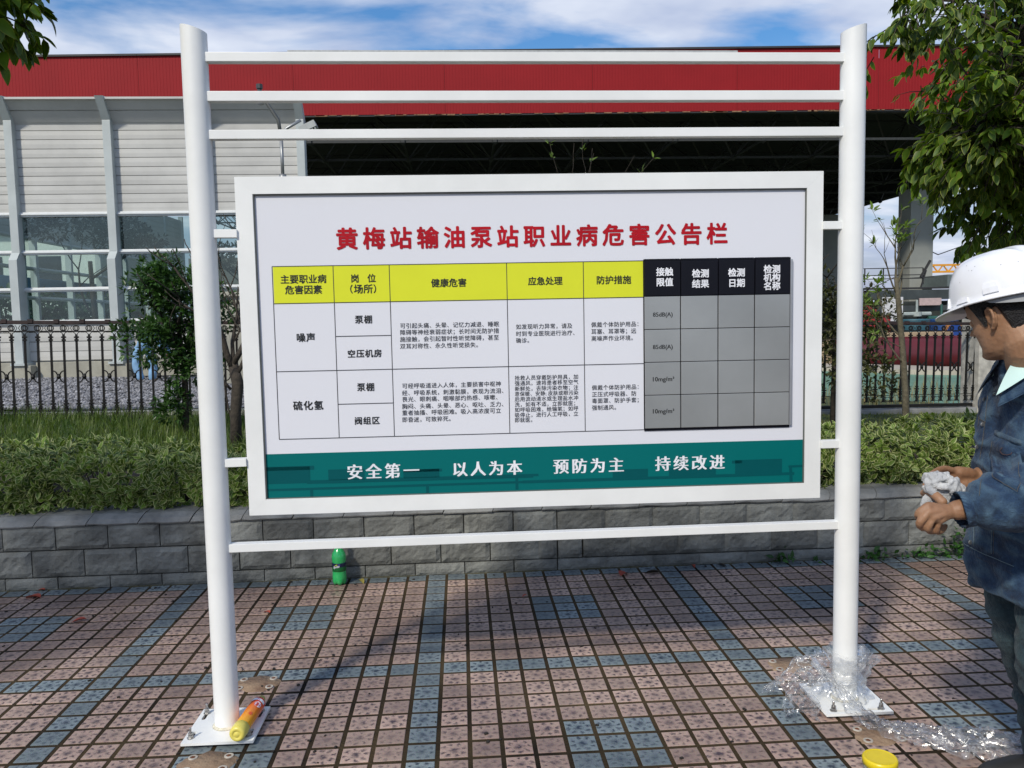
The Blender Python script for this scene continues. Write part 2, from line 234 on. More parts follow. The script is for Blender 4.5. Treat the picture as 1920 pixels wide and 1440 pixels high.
# far ground sheet
fg = MB(); fg.add([(-900, -900, -.3), (900, -900, -.3), (900, 1200, -.3), (-900, 1200, -.3)], [(0, 1, 2, 3)])
fg.build('ground', mat('far_earth', (.10, .12, .06), .9, var=.3, scale=.2), kind='structure')
def tile_mat(name, base, spot, base2):
    m = bpy.data.materials.new(name); m.use_nodes = True; t = m.node_tree; b = t.nodes['Principled BSDF']; L = t.links.new
    def Mt(op, a, b_=None, c=None):
        n = t.nodes.new('ShaderNodeMath'); n.operation = op
        for i, x in enumerate((a, b_, c)):
            if x is None: continue
            if isinstance(x, (int, float)): n.inputs[i].default_value = x
            else: L(x, n.inputs[i])
        return n.outputs[0]
    g = t.nodes.new('ShaderNodeNewGeometry'); sp = t.nodes.new('ShaderNodeSeparateXYZ'); L(g.outputs['Position'], sp.inputs[0])
    gx = Mt('DIVIDE', sp.outputs[0], PT); gy = Mt('DIVIDE', sp.outputs[1], PT)
    fx = Mt('FLOOR', gx); fy = Mt('FLOOR', gy); cb = t.nodes.new('ShaderNodeCombineXYZ'); L(fx, cb.inputs[0]); L(fy, cb.inputs[1])
    wn = t.nodes.new('ShaderNodeTexWhiteNoise'); wn.noise_dimensions = '3D'; L(cb.outputs[0], wn.inputs['Vector'])
    nd = t.nodes.new('ShaderNodeTexNoise'); nd.inputs['Scale'].default_value = 60; nd.inputs['Detail'].default_value = 2; L(g.outputs['Position'], nd.inputs['Vector'])
    sc_ = t.nodes.new('ShaderNodeSeparateColor'); L(nd.outputs['Color'], sc_.inputs[0])
    u = Mt('ADD', Mt('SUBTRACT', Mt('SUBTRACT', gx, fx), .5), Mt('MULTIPLY', Mt('SUBTRACT', sc_.outputs[0], .5), .30))
    v = Mt('ADD', Mt('SUBTRACT', Mt('SUBTRACT', gy, fy), .5), Mt('MULTIPLY', Mt('SUBTRACT', sc_.outputs[1], .5), .30))
    r = Mt('SQRT', Mt('ADD', Mt('MULTIPLY', u, u), Mt('MULTIPLY', v, v))); th = Mt('ARCTAN2', v, u)
    ring = Mt('EXPONENT', Mt('MULTIPLY', Mt('POWER', Mt('DIVIDE', Mt('SUBTRACT', r, .33), .075), 2), -1))
    ang = Mt('POWER', Mt('ADD', Mt('MULTIPLY', Mt('COSINE', Mt('ADD', Mt('MULTIPLY', th, 8), Mt('MULTIPLY', wn.outputs['Value'], 6))), .5), .5), 1.6)
    cen = Mt('EXPONENT', Mt('MULTIPLY', Mt('POWER', Mt('DIVIDE', r, .15), 2), -1))
    nz = t.nodes.new('ShaderNodeTexNoise'); nz.inputs['Scale'].default_value = 75; nz.inputs['Detail'].default_value = 3; L(g.outputs['Position'], nz.inputs['Vector'])
    spk = t.nodes.new('ShaderNodeMapRange'); spk.inputs[1].default_value = .38; spk.inputs[2].default_value = .62; L(nz.outputs['Fac'], spk.inputs[0])
    pat = Mt('MULTIPLY', Mt('MAXIMUM', Mt('MULTIPLY', ring, ang), Mt('MULTIPLY', cen, 1.0)), Mt('ADD', Mt('MULTIPLY', spk.outputs[0], .45), .65))
    pat = Mt('MINIMUM', Mt('MULTIPLY', pat, Mt('ADD', Mt('MULTIPLY', wn.outputs['Value'], .6), .65)), 1)
    nb = t.nodes.new('ShaderNodeTexNoise'); nb.inputs['Scale'].default_value = 1.6; nb.inputs['Detail'].default_value = 5; L(g.outputs['Position'], nb.inputs['Vector'])
    mxa = t.nodes.new('ShaderNodeMix'); mxa.data_type = 'RGBA'; st = t.nodes.new('ShaderNodeMapRange'); st.inputs[1].default_value = .35; st.inputs[2].default_value = .65; L(nb.outputs['Fac'], st.inputs[0])
    L(st.outputs[0], mxa.inputs[0]); mxa.inputs[6].default_value = (*base2, 1); mxa.inputs[7].default_value = (*base, 1)
    hs = t.nodes.new('ShaderNodeHueSaturation'); mr = t.nodes.new('ShaderNodeMapRange'); mr.inputs[3].default_value = .74; mr.inputs[4].default_value = 1.2; L(wn.outputs['Value'], mr.inputs[0]); L(mr.outputs[0], hs.inputs['Value'])
    L(mxa.outputs[2], hs.inputs['Color'])
    mxb = t.nodes.new('ShaderNodeMix'); mxb.data_type = 'RGBA'; L(pat, mxb.inputs[0]); L(hs.outputs[0], mxb.inputs[6]); mxb.inputs[7].default_value = (*spot, 1)
    n4 = t.nodes.new('ShaderNodeTexNoise'); n4.inputs['Scale'].default_value = 300; L(g.outputs['Position'], n4.inputs['Vector'])
    gr = t.nodes.new('ShaderNodeMix'); gr.data_type = 'RGBA'; gr.blend_type = 'MULTIPLY'; gr.inputs[0].default_value = .5; L(mxb.outputs[2], gr.inputs[6]); L(n4.outputs['Color'], gr.inputs[7])
    sc2 = t.nodes.new('ShaderNodeMix'); sc2.data_type = 'RGBA'; sc2.blend_type = 'MULTIPLY'; sc2.inputs[0].default_value = 1; L(gr.outputs[2], sc2.inputs[6]); sc2.inputs[7].default_value = (1.3, 1.3, 1.3, 1)
    L(sc2.outputs[2], b.inputs['Base Color'])
    rr = t.nodes.new('ShaderNodeMapRange'); rr.inputs[1].default_value = .4; rr.inputs[2].default_value = .62; rr.inputs[3].default_value = .34; rr.inputs[4].default_value = .62; L(nb.outputs['Fac'], rr.inputs[0]); L(rr.outputs[0], b.inputs['Roughness'])
    bp = t.nodes.new('ShaderNodeBump'); bp.inputs['Strength'].default_value = .5; bp.inputs['Distance'].default_value = .004
    L(Mt('ADD', Mt('MULTIPLY', pat, -1), Mt('MULTIPLY', nz.outputs['Fac'], .5)), bp.inputs['Height']); L(bp.outputs[0], b.inputs['Normal'])
    return m
m_pink = tile_mat('pink_tile', (.46, .33, .262), (.062, .042, .048), (.30, .205, .165))
m_blue = tile_mat('blue_tile', (.215, .255, .26), (.026, .038, .058), (.145, .18, .195))
def tile_blue(i, j):
    c = i % 12; r_ = j % 12
    return c == 0 or r_ == 11 or j == 0 or (c in (5, 6, 7) and r_ in (4, 5, 6))
def tile_geo(cx, cy, j=0, tilt=(0, 0), dz=0):
    h = PT*.5-.0084; c = .0024; v = []
    for (zz, s_) in ((-.001, h), (.0020, h), (.003, h-c)):
        for sx, sy in ((-1, -1), (1, -1), (1, 1), (-1, 1)): v.append((cx+sx*s_, cy+sy*(s_-.0012), zz+dz+(sx*tilt[0]+sy*tilt[1])*(zz > 0)))
    f = [(8, 9, 10, 11)]
    for k in (0, 4):
        for q in range(4): f.append((k+q, k+(q+1) % 4, k+4+(q+1) % 4, k+4+q))
    return v, f
tiles = []
for j in range(0, 34):
    for i in range(-46, 50):
        cx = (i+.5)*PT; cy = -(j+.5)*PT; tiles.append((i, j, cx, cy))
cx0, cy0 = CAM_C[0], CAM_C[1]
def infront(t_):
    d = Vector((t_[2]-cx0, t_[3]-cy0, -CAM_C[2])); z = d.dot(CF)
    if z < .3: return None
    return abs(d.dot(CR)/z) < 960/1522+.03 and abs(d.dot(CU)/z) < 720/1522+.03
vis = sorted([t_ for t_ in tiles if infront(t_)], key=lambda t_: (t_[2]-cx0)**2+(t_[3]-cy0)**2)
near = set((t_[0], t_[1]) for t_ in vis[:300])
tm = {}
for blue in (0, 1):
    for k in range(4):
        b_ = MB(); r_ = random.Random(k*2+blue); b_.add(*tile_geo(0, 0, tilt=(r_.uniform(-.0008, .0008), r_.uniform(-.0008, .0008)), dz=r_.uniform(-.0005, .0006)))
        tm[(blue, k)] = b_.mesh('tile', m_blue if blue else m_pink)
rest = MB()
for t_ in tiles:
    bl = int(tile_blue(t_[0], t_[1]))
    if (t_[0], t_[1]) in near: link('tile', tm[(bl, random.randrange(4))], pav, loc=(t_[2], t_[3], 0))
    else: v, f = tile_geo(t_[2], t_[3], tilt=(random.uniform(-.0008, .0008), random.uniform(-.0008, .0008)), dz=random.uniform(-.0005, .0006)); rest.add(v, f, bl)
rest.build('paving_tiles', [m_pink, m_blue], pav, kind='stuff')
# ================================================================== PLANTER WALL
m_stone = mat('grey_split_stone', (.165, .168, .150), .75, var=.42, scale=5, bump=1.0, bscale=38, rand=.22, rvar=.15)
m_joint = mat('wall_mortar', (.10, .095, .07), .9, var=.5, scale=6)
wall = thing('planter_wall', 'low retaining wall of grey split faced blocks under the hedge', 'wall', (0, 0, 0))
wb = MB(); wb.box((-9, .012, -.05), (10, .28, .37)); wb.build('wall_core', m_joint, wall)
def block_mesh(wd, h, seed, relief=.015, cut=False, nx=9, nz=5):
    b_ = MB(); r_ = random.Random(seed); ox, oy = r_.uniform(0, 50), r_.uniform(0, 50)
    def fn(u, v):
        x = u*wd; z = v*h; e = min(u*wd, (1-u)*wd, v*h, (1-v)*h); e2 = min(1, e/.022)
        if cut and (1-u)*wd < .05: e2 = min(e2, max(0, (1-u)*wd/.05-v*.3))
        d = e2*relief*(.75+.55*fbm(ox+x, oy+z, s=9, o=3)+.3*fbm(ox+x, oy+z*1.7, s=28, o=3)) if 0 < u < 1 and 0 < v < 1 else 0
        return (x, -.012-max(d, 0), z)
    b_.grid(fn, nx, nz)
    b_.add([(0, -.012, 0), (wd, -.012, 0), (wd, .015, 0), (0, .015, 0), (0, -.012, h), (wd, -.012, h), (wd, .015, h), (0, .015, h)], [(0, 3, 2, 1), (4, 5, 6, 7), (1, 2, 6, 5), (3, 0, 4, 7)])
    return b_.mesh('stone_block', m_stone)
BW = .295; g_ = .006
mA = [block_mesh(BW-g_, .134, s, nx=12, nz=7) for s in range(7)]; mB_ = [block_mesh(BW-g_, .152, 20+s, nx=12, nz=7) for s in range(7)]; mC = [block_mesh(BW-g_, .066, 40+s, .012, True, nx=12, nz=5) for s in range(6)]
for zz, x0, ms, yy in ((.238, -.66, mA, 0), (.079, -.80, mB_, 0), (.006, -.66, mC, -.004)):
    xs = [x0+BW*k for k in range(-26, 5) if x0+BW*(k+1) < .79 and x0+BW*k > -7.5] + [.785+.29*k for k in range(0, 22)]
    if x0 == -.80: xs = [q for q in xs if q < .7]+[.785+.155+.29*k for k in range(0, 21)]
    for k, x in enumerate(xs): link('stone_block', ms[random.randrange(len(ms))], wall, loc=(x, yy+random.uniform(-.002, .002), zz))
for q_, z_ in ((mA[2], .238), (mC[1], .006)): lb_ = link('stone_block', q_, wall, loc=(.521, 0, z_)); lb_.scale = (.89, 1, 1)
hb = block_mesh(.143, .152, 77, nx=7, nz=7); link('stone_block', hb, wall, loc=(.787, 0, .079)); link('stone_block', block_mesh(.11, .152, 78, nx=6, nz=7), wall, loc=(.668, 0, .079))
# bevelled cap stones
m_cap = mat('cap_stone', (.20, .20, .185), .7, var=.35, scale=6, bump=.6, bscale=40, rand=.15)
def cap_mesh(seed):
    b_ = MB(); L_ = .289; r_ = random.Random(seed); ox = r_.uniform(0, 30)
    prof = [(-.026, .376), (-.030, .384), (-.012, .408), (.03, .428), (.12, .436), (.28, .436), (.28, .376)]
    nu = 7
    vs = [(u/(nu-1)*L_+(.03*(z-.376)/.06), y-.004*fbm(ox+u, z*30, y*20, s=1.3), z+.005*fbm(ox+u*.7, y*18, z*9, s=1.1)*(1 if 0 < u < nu-1 else .4)) for (y, z) in prof for u in range(nu)]
    fs = [(j*nu+i, j*nu+i+1, (j+1)*nu+i+1, (j+1)*nu+i) for j in range(len(prof)-1) for i in range(nu-1)]
    fs += [tuple(j*nu for j in range(len(prof)-1, -1, -1)), tuple(j*nu+nu-1 for j in range(len(prof)))]
    b_.add(vs, fs); return b_.mesh('cap_stone', m_cap)
mcap = [cap_mesh(s) for s in range(6)]
for k in range(-25, 30): link('cap_stone', mcap[random.randrange(6)], wall, loc=(k*.294+.1, random.uniform(-.003, .003), random.uniform(-.002, .002)))
# mossy dirt fillet where wall meets the paving
dm = MB()
def fl(u, v):
    x = -7+u*15; d = .012+.03*max(0, .5+fbm(x, 3.3, s=2.6)); return (x, -.012-d*v, .012*(1-v)**2*(.6+fbm(x, 1.2, s=7))-.006*v+.001)
dm.grid(fl, 260, 5); dm.build('dirt_line', mat('dirt_moss', (.085, .075, .04), .95, var=.5, scale=12, col2=(.03, .032, .015), bump=1, bscale=90), kind='stuff')
# ================================================================== YARD GROUND
def yard(x, y):
    z = zyard(x)
    if y < 1.2: z = z*.0+(.395+(z-.395)*max(0, (y-.1)/1.1))
    return z+.012*fbm(x, y, s=1.2)
yb = MB(); xs_ = np.linspace(-22, 45, 110); ys_ = np.concatenate([np.linspace(.14, 6, 24), np.linspace(6.6, 90, 40)])
yb.grid(lambda u, v: (float(xs_[int(round(u*109))]), float(ys_[int(round(v*63))]), yard(float(xs_[int(round(u*109))]), float(ys_[int(round(v*63))]))-(0.25*max(0, min(1, (float(ys_[int(round(v*63))])-7)/8)) if xs_[int(round(u*109))] > 3 else 0)), 110, 64)
m_soil = mat('lawn_soil', (.055, .075, .025), .95, var=.5, scale=3, bump=.8, bscale=30)
yb.build('lawn', m_soil, kind='structure')
m_grav = mat('gravel_bed', (.16, .16, .165), .9, var=.5, scale=22, bump=1.0, bscale=30)
gb = MB(); gb.grid(lambda u, v: (-10+9.2*u, 4.95+6.0*v, zyard(-10+9.2*u)+.03+.01*fbm(u*30, v*20)), 40, 26); gb.build('gravel_bed', m_grav, kind='structure')
# loose gravel
n = 26000; gx = rng.uniform(-9.5, -.9, n); gy = 5.0+5.2*rng.random(n)**1.35
octv = np.array([(1, 0, 0), (-1, 0, 0), (0, 1, 0), (0, -1, 0), (0, 0, .7), (0, 0, -.7)]); octf = np.array([(0, 2, 4), (2, 1, 4), (1, 3, 4), (3, 0, 4), (2, 0, 5), (1, 2, 5), (3, 1, 5), (0, 3, 5)])
sz = rng.uniform(.012, .03, n); ang = rng.uniform(0, 6.28, n); base = np.stack([gx, gy, np.array([zyard(x) for x in gx])+.035+.3*sz], 1)
jit = octv[None]*(1+rng.uniform(-.35, .35, (n, 6, 1))); ca, sa = np.cos(ang)[:, None], np.sin(ang)[:, None]
V = np.stack([jit[..., 0]*ca-jit[..., 1]*sa, jit[..., 0]*sa+jit[..., 1]*ca, jit[..., 2]], -1)*sz[:, None, None]+base[:, None]
F = octf[None]+(np.arange(n)*6)[:, None, None]
m_st = leaf_mat('gravel_stone', (.22, .22, .23), var=.5, trans=0, rough=.85)
link('gravel', np_mesh('gravel', V.reshape(-1, 3), F.reshape(-1, 3), m_st, uv=np.zeros((n*24, 2))+.25), kind='stuff')
# kerb behind the fence on the left
kb = MB(); kb.add([(-9, 4.62, .40), (-.9, 4.85, .35), (-.9, 5.05, .35), (-9, 4.82, .40), (-9, 4.62, .62), (-.9, 4.85, .50), (-.9, 5.05, .50), (-9, 4.82, .62)], [(0, 3, 2, 1), (4, 5, 6, 7), (0, 1, 5, 4), (1, 2, 6, 5), (2, 3, 7, 6), (3, 0, 4, 7)])
kb.build('kerb', mat('pale_kerb', (.32, .32, .28), .85, var=.3, scale=3), kind='structure')
# ================================================================== NOTICE BOARD
m_white = mat('white_powder_coat', (.80, .81, .785), .36, var=.055, scale=3.5, spec=.5, rvar=.06)
m_steel = mat('zinc_steel', (.45, .44, .42), .35, metal=.9, var=.3, scale=60)
m_weld = mat('weld_bead', (.62, .58, .45), .6, var=.3, scale=60)
sign = thing('notice_board', 'white steel framed notice board on two round posts bolted to the tiled paving', 'notice board', (-.681, -1.786, 0), -.0097)
W_ = 2.3769
def post(x, slope, name='post'):
    b_ = MB(); n = 40; r_ = .0448; vs = []; fs = []
    for z in (.012, .4, 1.2, 2.0, None):
        for j in range(n):
            a = 2*math.pi*j/n; zz = (2.556-.004+slope*math.cos(a)*.013) if z is None else z
            vs.append((r_*math.cos(a), r_*math.sin(a), zz))
    for i in range(4):
        for j in range(n): fs.append((i*n+j, i*n+(j+1) % n, (i+1)*n+(j+1) % n, (i+1)*n+j))
    b_.add(vs, fs, 0)
    me = b_.mesh('post', m_white, True); o = link('post', me, sign, loc=(x, 0, 0))
    c_ = MB(); c_.add([vs[4*n+j] for j in range(n)], [tuple(range(n))]); c_.build('post_cap', m_white, o)
    return o
pl_, pr_ = post(.004, -1), post(W_-.004, 1)
for po, sl_ in ((pl_, 'y'), (pr_, 'x')):
    cu = bpy.data.curves.new('plate', 'CURVE'); cu.dimensions = '2D'; cu.fill_mode = 'BOTH'; cu.extrude = .005
    def spl(pts):
        s = cu.splines.new('POLY'); s.points.add(len(pts)-1); s.use_cyclic_u = True
        for p, q in zip(s.points, pts): p.co = (q[0], q[1], 0, 1)
    spl([(-.128, -.13), (.128, -.13), (.128, .13), (-.128, .13)])
    bolts = []
    for sx in (-1, 1):
        for sy in (-1, 1):
            cx_, cy_ = (sx*.104, sy*.075) if sl_ == 'y' else (sx*.072, sy*.106)
            pts = []
            for k in range(12):
                a = math.pi*k/5.5 if False else 2*math.pi*k/12
                dx, dy = .008*math.cos(a), .008*math.sin(a)
                if sl_ == 'y': dy += .024*(1 if math.sin(a+.001) > 0 else -1)
                else: dx += .024*(1 if math.cos(a+.001) > 0 else -1)
                pts.append((cx_+dx, cy_+dy))
            spl(pts)
            if sl_ == 'y': bolts.append((cx_, cy_-.018*(1 if sy < 0 else -1.0)))
            else: bolts.append((cx_+.020*sx, cy_))
    co_ = bpy.data.objects.new('tmp', cu); COL.objects.link(co_); dg = bpy.context.evaluated_depsgraph_get(); me = bpy.data.meshes.new_from_object(co_.evaluated_get(dg))
    bpy.data.objects.remove(co_); me.materials.clear(); me.materials.append(m_white)
    link('base_plate', me, po, loc=(0, 0, .020))
    for bx, by in bolts:
        b_ = MB(); b_.lathe([(.0045, .0), (.0045, .062), (.003, .064)], 8); b_.lathe([(.013, .025), (.013, .028)], 14); b_.lathe([(.0095, .028), (.0095, .037)], 6); b_.lathe([(.0085, .039), (.0085, .046)], 6); b_.lathe([(.012, .004), (.012, .013)], 6)
        b_.build('anchor_bolt', m_steel, po).location = (bx, by, 0)
    b_ = MB(); b_.lathe([(.0445, .034), (.0495, .029), (.053, .0255)], 30); b_.build('weld_collar', m_weld, po, smooth=True)
def bar(x0, z0, x1, z1, h=.032, d=.035, nm='rail'):
    b_ = MB(); L_ = math.hypot(x1-x0, z1-z0); b_.cbox((0, -d/2, -h/2), (L_, d/2, h/2), .002)
    o = b_.build(nm, m_white, sign); o.location = (x0, 0, z0); o.rotation_euler = (0, -math.atan2(z1-z0, x1-x0), 0); return o
bar(.038, 2.4545, W_-.038, 2.4475); bar(.038, 2.320, W_-.038, 2.312, .034); bar(.038, 2.188, W_-.038, 2.183); bar(.038, .700, W_-.038, .712, .030)
for a_ in ((.038, 1.843, .126, 1.842), (2.262, 1.843, W_-.038, 1.843), (.038, 1.016, .122, 1.017), (2.264, 1.024, W_-.038, 1.024)): bar(*a_, h=.029, nm='bracket')
# frame: four mitred lengths
X0, X1, Z0, Z1 = .123, 2.2635, .818, 2.0415; X0i, X1i, Z0i, Z1i = .1845, 2.2022, .8765, 1.9805
def frame_piece(o4, i4):
    (ax, az), (bx, bz) = o4; (cx_, cz), (dx, dz) = i4; f_, k_ = -.008, .034; b_ = MB(); c = .0025
    nx, nz = ((cx_-ax)+(dx-bx)), ((cz-az)+(dz-bz)); q = lambda x, z, y: (x, y, z)
    b_.add([q(ax, az, k_), q(bx, bz, k_), q(dx, dz, k_), q(cx_, cz, k_), q(ax, az, f_), q(bx, bz, f_), q(dx, dz, f_), q(cx_, cz, f_)], [(0, 1, 2, 3), (7, 6, 5, 4), (4, 5, 1, 0), (5, 6, 2, 1), (6, 7, 3, 2), (7, 4, 0, 3)])
    me = b_.mesh('frame_bar', m_white); bm = bmesh.new(); bm.from_mesh(me); bmesh.ops.recalc_face_normals(bm, faces=bm.faces); bmesh.ops.bevel(bm, geom=bm.edges[:], offset=.0006, segments=2, affect='EDGES'); bm.to_mesh(me); bm.free(); link('frame_bar', me, sign)
frame_piece(((X0, Z0), (X1, Z0)), ((X0i, Z0i), (X1i, Z0i))); frame_piece(((X1, Z0), (X1, Z1)), ((X1i, Z0i), (X1i, Z1i)))
frame_piece(((X1, Z1), (X0, Z1)), ((X1i, Z1i), (X0i, Z1i))); frame_piece(((X0, Z1), (X0, Z0)), ((X0i, Z1i), (X0i, Z0i)))
lip = MB()
for lo, hi in (((X0i+.0005, -.004, Z0i+.0005), (X0i+.004, .003, Z1i-.0005)), ((X1i-.0035, -.004, Z0i+.0005), (X1i-.0005, .003, Z1i-.0005)), ((X0i+.0045, -.004, Z1i-.004), (X1i-.004, .003, Z1i-.0005)), ((X0i+.0045, -.004, Z0i+.0005), (X1i-.004, .003, Z0i+.003))): lip.box(lo, hi)
lip.build('gasket', mat('dark_gasket', (.10, .11, .10), .6), sign)
m_poster = mat('poster_print', (.72, .73, .77), .38, var=.012, scale=1.3, spec=.4)
def flat(name, rects, m, y, parent=None, **k):
    b_ = MB()
    for q in rects: b_.add([(q[0], y, q[1]), (q[2], y, q[1]), (q[2], y, q[3]), (q[0], y, q[3])], [(0, 1, 2, 3)])
    return b_.build(name, m, parent, **k)
b_ = MB(); b_.box((X0i-.01, .004, Z0i-.01), (X1i+.01, .02, Z1i+.01)); poster = b_.build('poster_panel', m_poster, sign)
PY = .0036
m_band = mat('teal_ink', (.0005, .135, .132), .45, var=.04, scale=1, spec=.15); m_shape = mat('dark_teal_ink', (.0005, .082, .090), .45, var=.03, spec=.15)
bz = (BAND[1]+BAND[3])/2
flat('slogan_band', [(X0i, Z0i, X1i, bz)], m_band, PY, poster)
flat('skyline_shapes', [(min(q[0], q[2]), min(q[1], q[3]), max(q[0], q[2]), max(q[1], q[3])) for q in SHAPES], m_shape, PY-.0004, poster)
def lines(name, segs, m, y, wd):
    b_ = MB()
    for k, q in enumerate(segs):
        (x0, z0, x1, z1), w2 = (q if isinstance(q[0], tuple) else (q, wd)); L_ = math.hypot(x1-x0, z1-z0); nx, nz = -(z1-z0)/L_*w2/2, (x1-x0)/L_*w2/2; yy = y-.00004*k
        b_.add([(x0-nx, yy, z0-nz), (x1-nx, yy, z1-nz), (x1+nx, yy, z1+nz), (x0+nx, yy, z0+nz)], [(0, 1, 2, 3)])
    return b_.build(name, m, poster)
lines('pipe_silhouette', [(tuple(q), w2*1.2) for q, w2 in SLINES], m_shape, PY-.0006, 0)
flat('table_header_fill', [(YEL[0], YEL[3], YEL[2], YEL[1])], mat('yellow_ink', (.68, .72, .03), .42, var=.02, spec=.25), PY, poster)
m_ink = mat('black_ink', (.012, .012, .012), .45); m_ink2 = mat('grey_black_ink', (.03, .03, .035), .45)
m_red = mat('red_ink', (.42, .006, .014), .45, spec=.2); m_wink = mat('white_ink', (.80, .81, .84), .45)
# true rectangles from the measured rules
vx = [sum((l[0], l[2]))/2 for l in LINES[:6]]; hz = [(l[1]+l[3])/2 for l in LINES[6:10]]
segs = [(x, hz[0], x, hz[3]) for x in vx]+[(vx[0], z, vx[5], z) for z in hz]+[(vx[1], (LINES[10][1]+LINES[10][3])/2, vx[2], (LINES[10][1]+LINES[10][3])/2), (vx[1], (LINES[11][1]+LINES[11][3])/2, vx[2], (LINES[11][1]+LINES[11][3])/2)]
lines('table_rules', segs, m_ink2, PY-.0005, .0026)
# ---- lettering from the built in font, one mesh per line
_gl = {}; _tc = bpy.data.curves.new('glyph', 'FONT'); _tc.resolution_u = 2; _to = bpy.data.objects.new('glyph', _tc); COL.objects.link(_to)
def glyph(ch, off):
    k = (ch, off)
    if k not in _gl:
        _tc.body = ch; _tc.offset = off; dg = bpy.context.evaluated_depsgraph_get(); dg.update(); me = bpy.data.meshes.new_from_object(_to.evaluated_get(dg))
        vs = [(v.co.x, v.co.y) for v in me.vertices]; fs = [tuple(p.vertices) for p in me.polygons]; _gl[k] = (vs, fs, max([v[0] for v in vs] or [0])); bpy.data.meshes.remove(me)
    return _gl[k]
STY = {'title': (.95, .030, m_red), 'head': (.99, .016, m_ink), 'cell': (.99, .018, m_ink), 'body': (.93, .005, m_ink2), 'slogan': (.92, 0, m_wink), 'white': (1.0, .026, m_wink), 'latin': (0, .02, m_ink)}
def text_line(t_, parent, y, name):
    s, x0, z0, x1, z1, st = t_; fill, off, m_ = STY[st]; b_ = MB(); zc = (z0+z1)/2
    if st == 'latin':
        vs, fs, mxw = glyph(s, 0); k = (x1-x0)/mxw
        for q, (sx, sz) in enumerate(((-off, 0), (0, 0), (off, 0))): b_.add([(x0+(v[0]+sx)*k, y-.00003*q, zc+(v[1]-.36)*k) for v in vs], fs)
    else:
        n = len(s); 
        if s == '意保暖、安静;皮肤或眼污染': n = 12.5
        adv = (x1-x0)/(n-1+.93) if n > 1 else x1-x0
        em = adv if st in ('body', 'head', 'cell', 'white') else adv*(.84 if st == 'title' else .86)
        if st == 'head' and s == '岗位': em = (x1-x0)/2.9; adv = (x1-x0)-em
        if st in ('cell',): em = adv*.95
        em *= .97 if st == 'body' else 1.0; x = x0
        for ch in s:
            vs, fs, mxw = glyph(ch, 0); d_ = off*.7071
            cp = ((-.034, 0), (-.012, 0), (.012, 0), (.034, 0)) if st == 'slogan' else ((-off, 0), (off, 0)) if st == 'body' else ((0, 0), (off, 0), (-off, 0), (0, off), (0, -off), (d_, d_), (-d_, d_), (d_, -d_), (-d_, -d_)) if st == 'title' else ((-off, -off), (off, -off), (-off, off), (off, off))
            for q, (sx, sz) in enumerate(cp):
                b_.add([(x+(v[0]+sx)*em, y-.00003*q, zc+(v[1]-.36+sz)*em) for v in vs], fs)
            x += adv*(.5 if ch == ';' else 1)
    return b_.build(name, m_, parent)
nm = {'title': 'title_lettering', 'head': 'heading_lettering', 'cell': 'cell_lettering', 'body': 'body_lettering', 'slogan': 'slogan_lettering', 'white': 'heading_lettering', 'latin': 'value_lettering'}
for t_ in TEXTS: text_line(t_, poster, PY-.0012, nm[t_[5]])
# brackets round the second line of the place heading
for ch, x in (('（', 646), ('）', 700)):
    pass
s5 = [t_ for t_ in TEXTS if t_[0] == '场所'][0]; adv5 = (s5[3]-s5[1])/1.93
text_line(('（', s5[1]-adv5*1.0, s5[2], s5[1]-adv5*.07, s5[4], 'head'), poster, PY-.0012, 'heading_lettering')
text_line(('）', s5[3]+adv5*.1, s5[2], s5[3]+adv5*1.03, s5[4], 'head'), poster, PY-.0012, 'heading_lettering')
# slotted aluminium card plates on the right of the table
m_card = mat('brushed_card_plate', (.38, .39, .38), .40, metal=.5, var=.10, scale=2.2, rvar=.05, rand=.04)
m_blk = mat('black_header_plate', (.004, .004, .008), .4, spec=.25)
for c in range(4):
    xa, xb = PLX[c]+.0015, PLX[c+1]-.0022
    for r_ in range(5):
        za = PLZ[r_]-.0012; zb_ = PLZ[r_+1]+.0012; fz = -.007 if r_ == 0 else -.0045
        b_ = MB(); b_.cbox((xa, fz, zb_), (xb, .0035, za), .0015); o = b_.build('header_plate' if r_ == 0 else 'card_plate', m_blk if r_ == 0 else m_card, sign)
        for t_ in PLATE_TEXTS:
            if xa < t_[1] < xb and zb_ < t_[2] < za: text_line(t_, o, fz-.0006, nm[t_[5]])
b_ = MB(); b_.box((PLX[0]-.001, .0005, PLZ[5]-.009), (PLX[4]+.002, .0038, PLZ[0]+.006)); b_.build('plate_backing', m_blk, sign)
for c in range(4):
    xa, xb = PLX[c]+.0015, PLX[c+1]-.004; b_ = MB(); b_.box((xa, -.004, PLZ[0]+.0002), (xb, .0004, PLZ[0]+.007)); b_.build('card_slot_lip', m_blk, sign)
b_ = MB(); b_.box((PLX[4]-.0005, -.006, PLZ[5]), (PLX[4]+.008, .0003, PLZ[0]-.002)); b_.build('edge_trim', mat('satin_trim', (.42, .43, .45), .4, metal=.5), sign)
bpy.data.objects.remove(_to)
# ================================================================== PLANTS
m_bark = mat('dark_bark', (.045, .036, .026), .9, var=.4, scale=25, bump=.8, bscale=60)
m_bark2 = mat('pale_bark', (.11, .095, .06), .85, var=.35, scale=25, bump=.6, bscale=60)
m_hleaf = leaf_mat('variegated_leaf', (.105, .165, .028), edge=(.52, .54, .24), var=.45, trans=.25, edge_w=.15)
def unit(v): return v/(np.linalg.norm(v, axis=-1, keepdims=True)+1e-9)
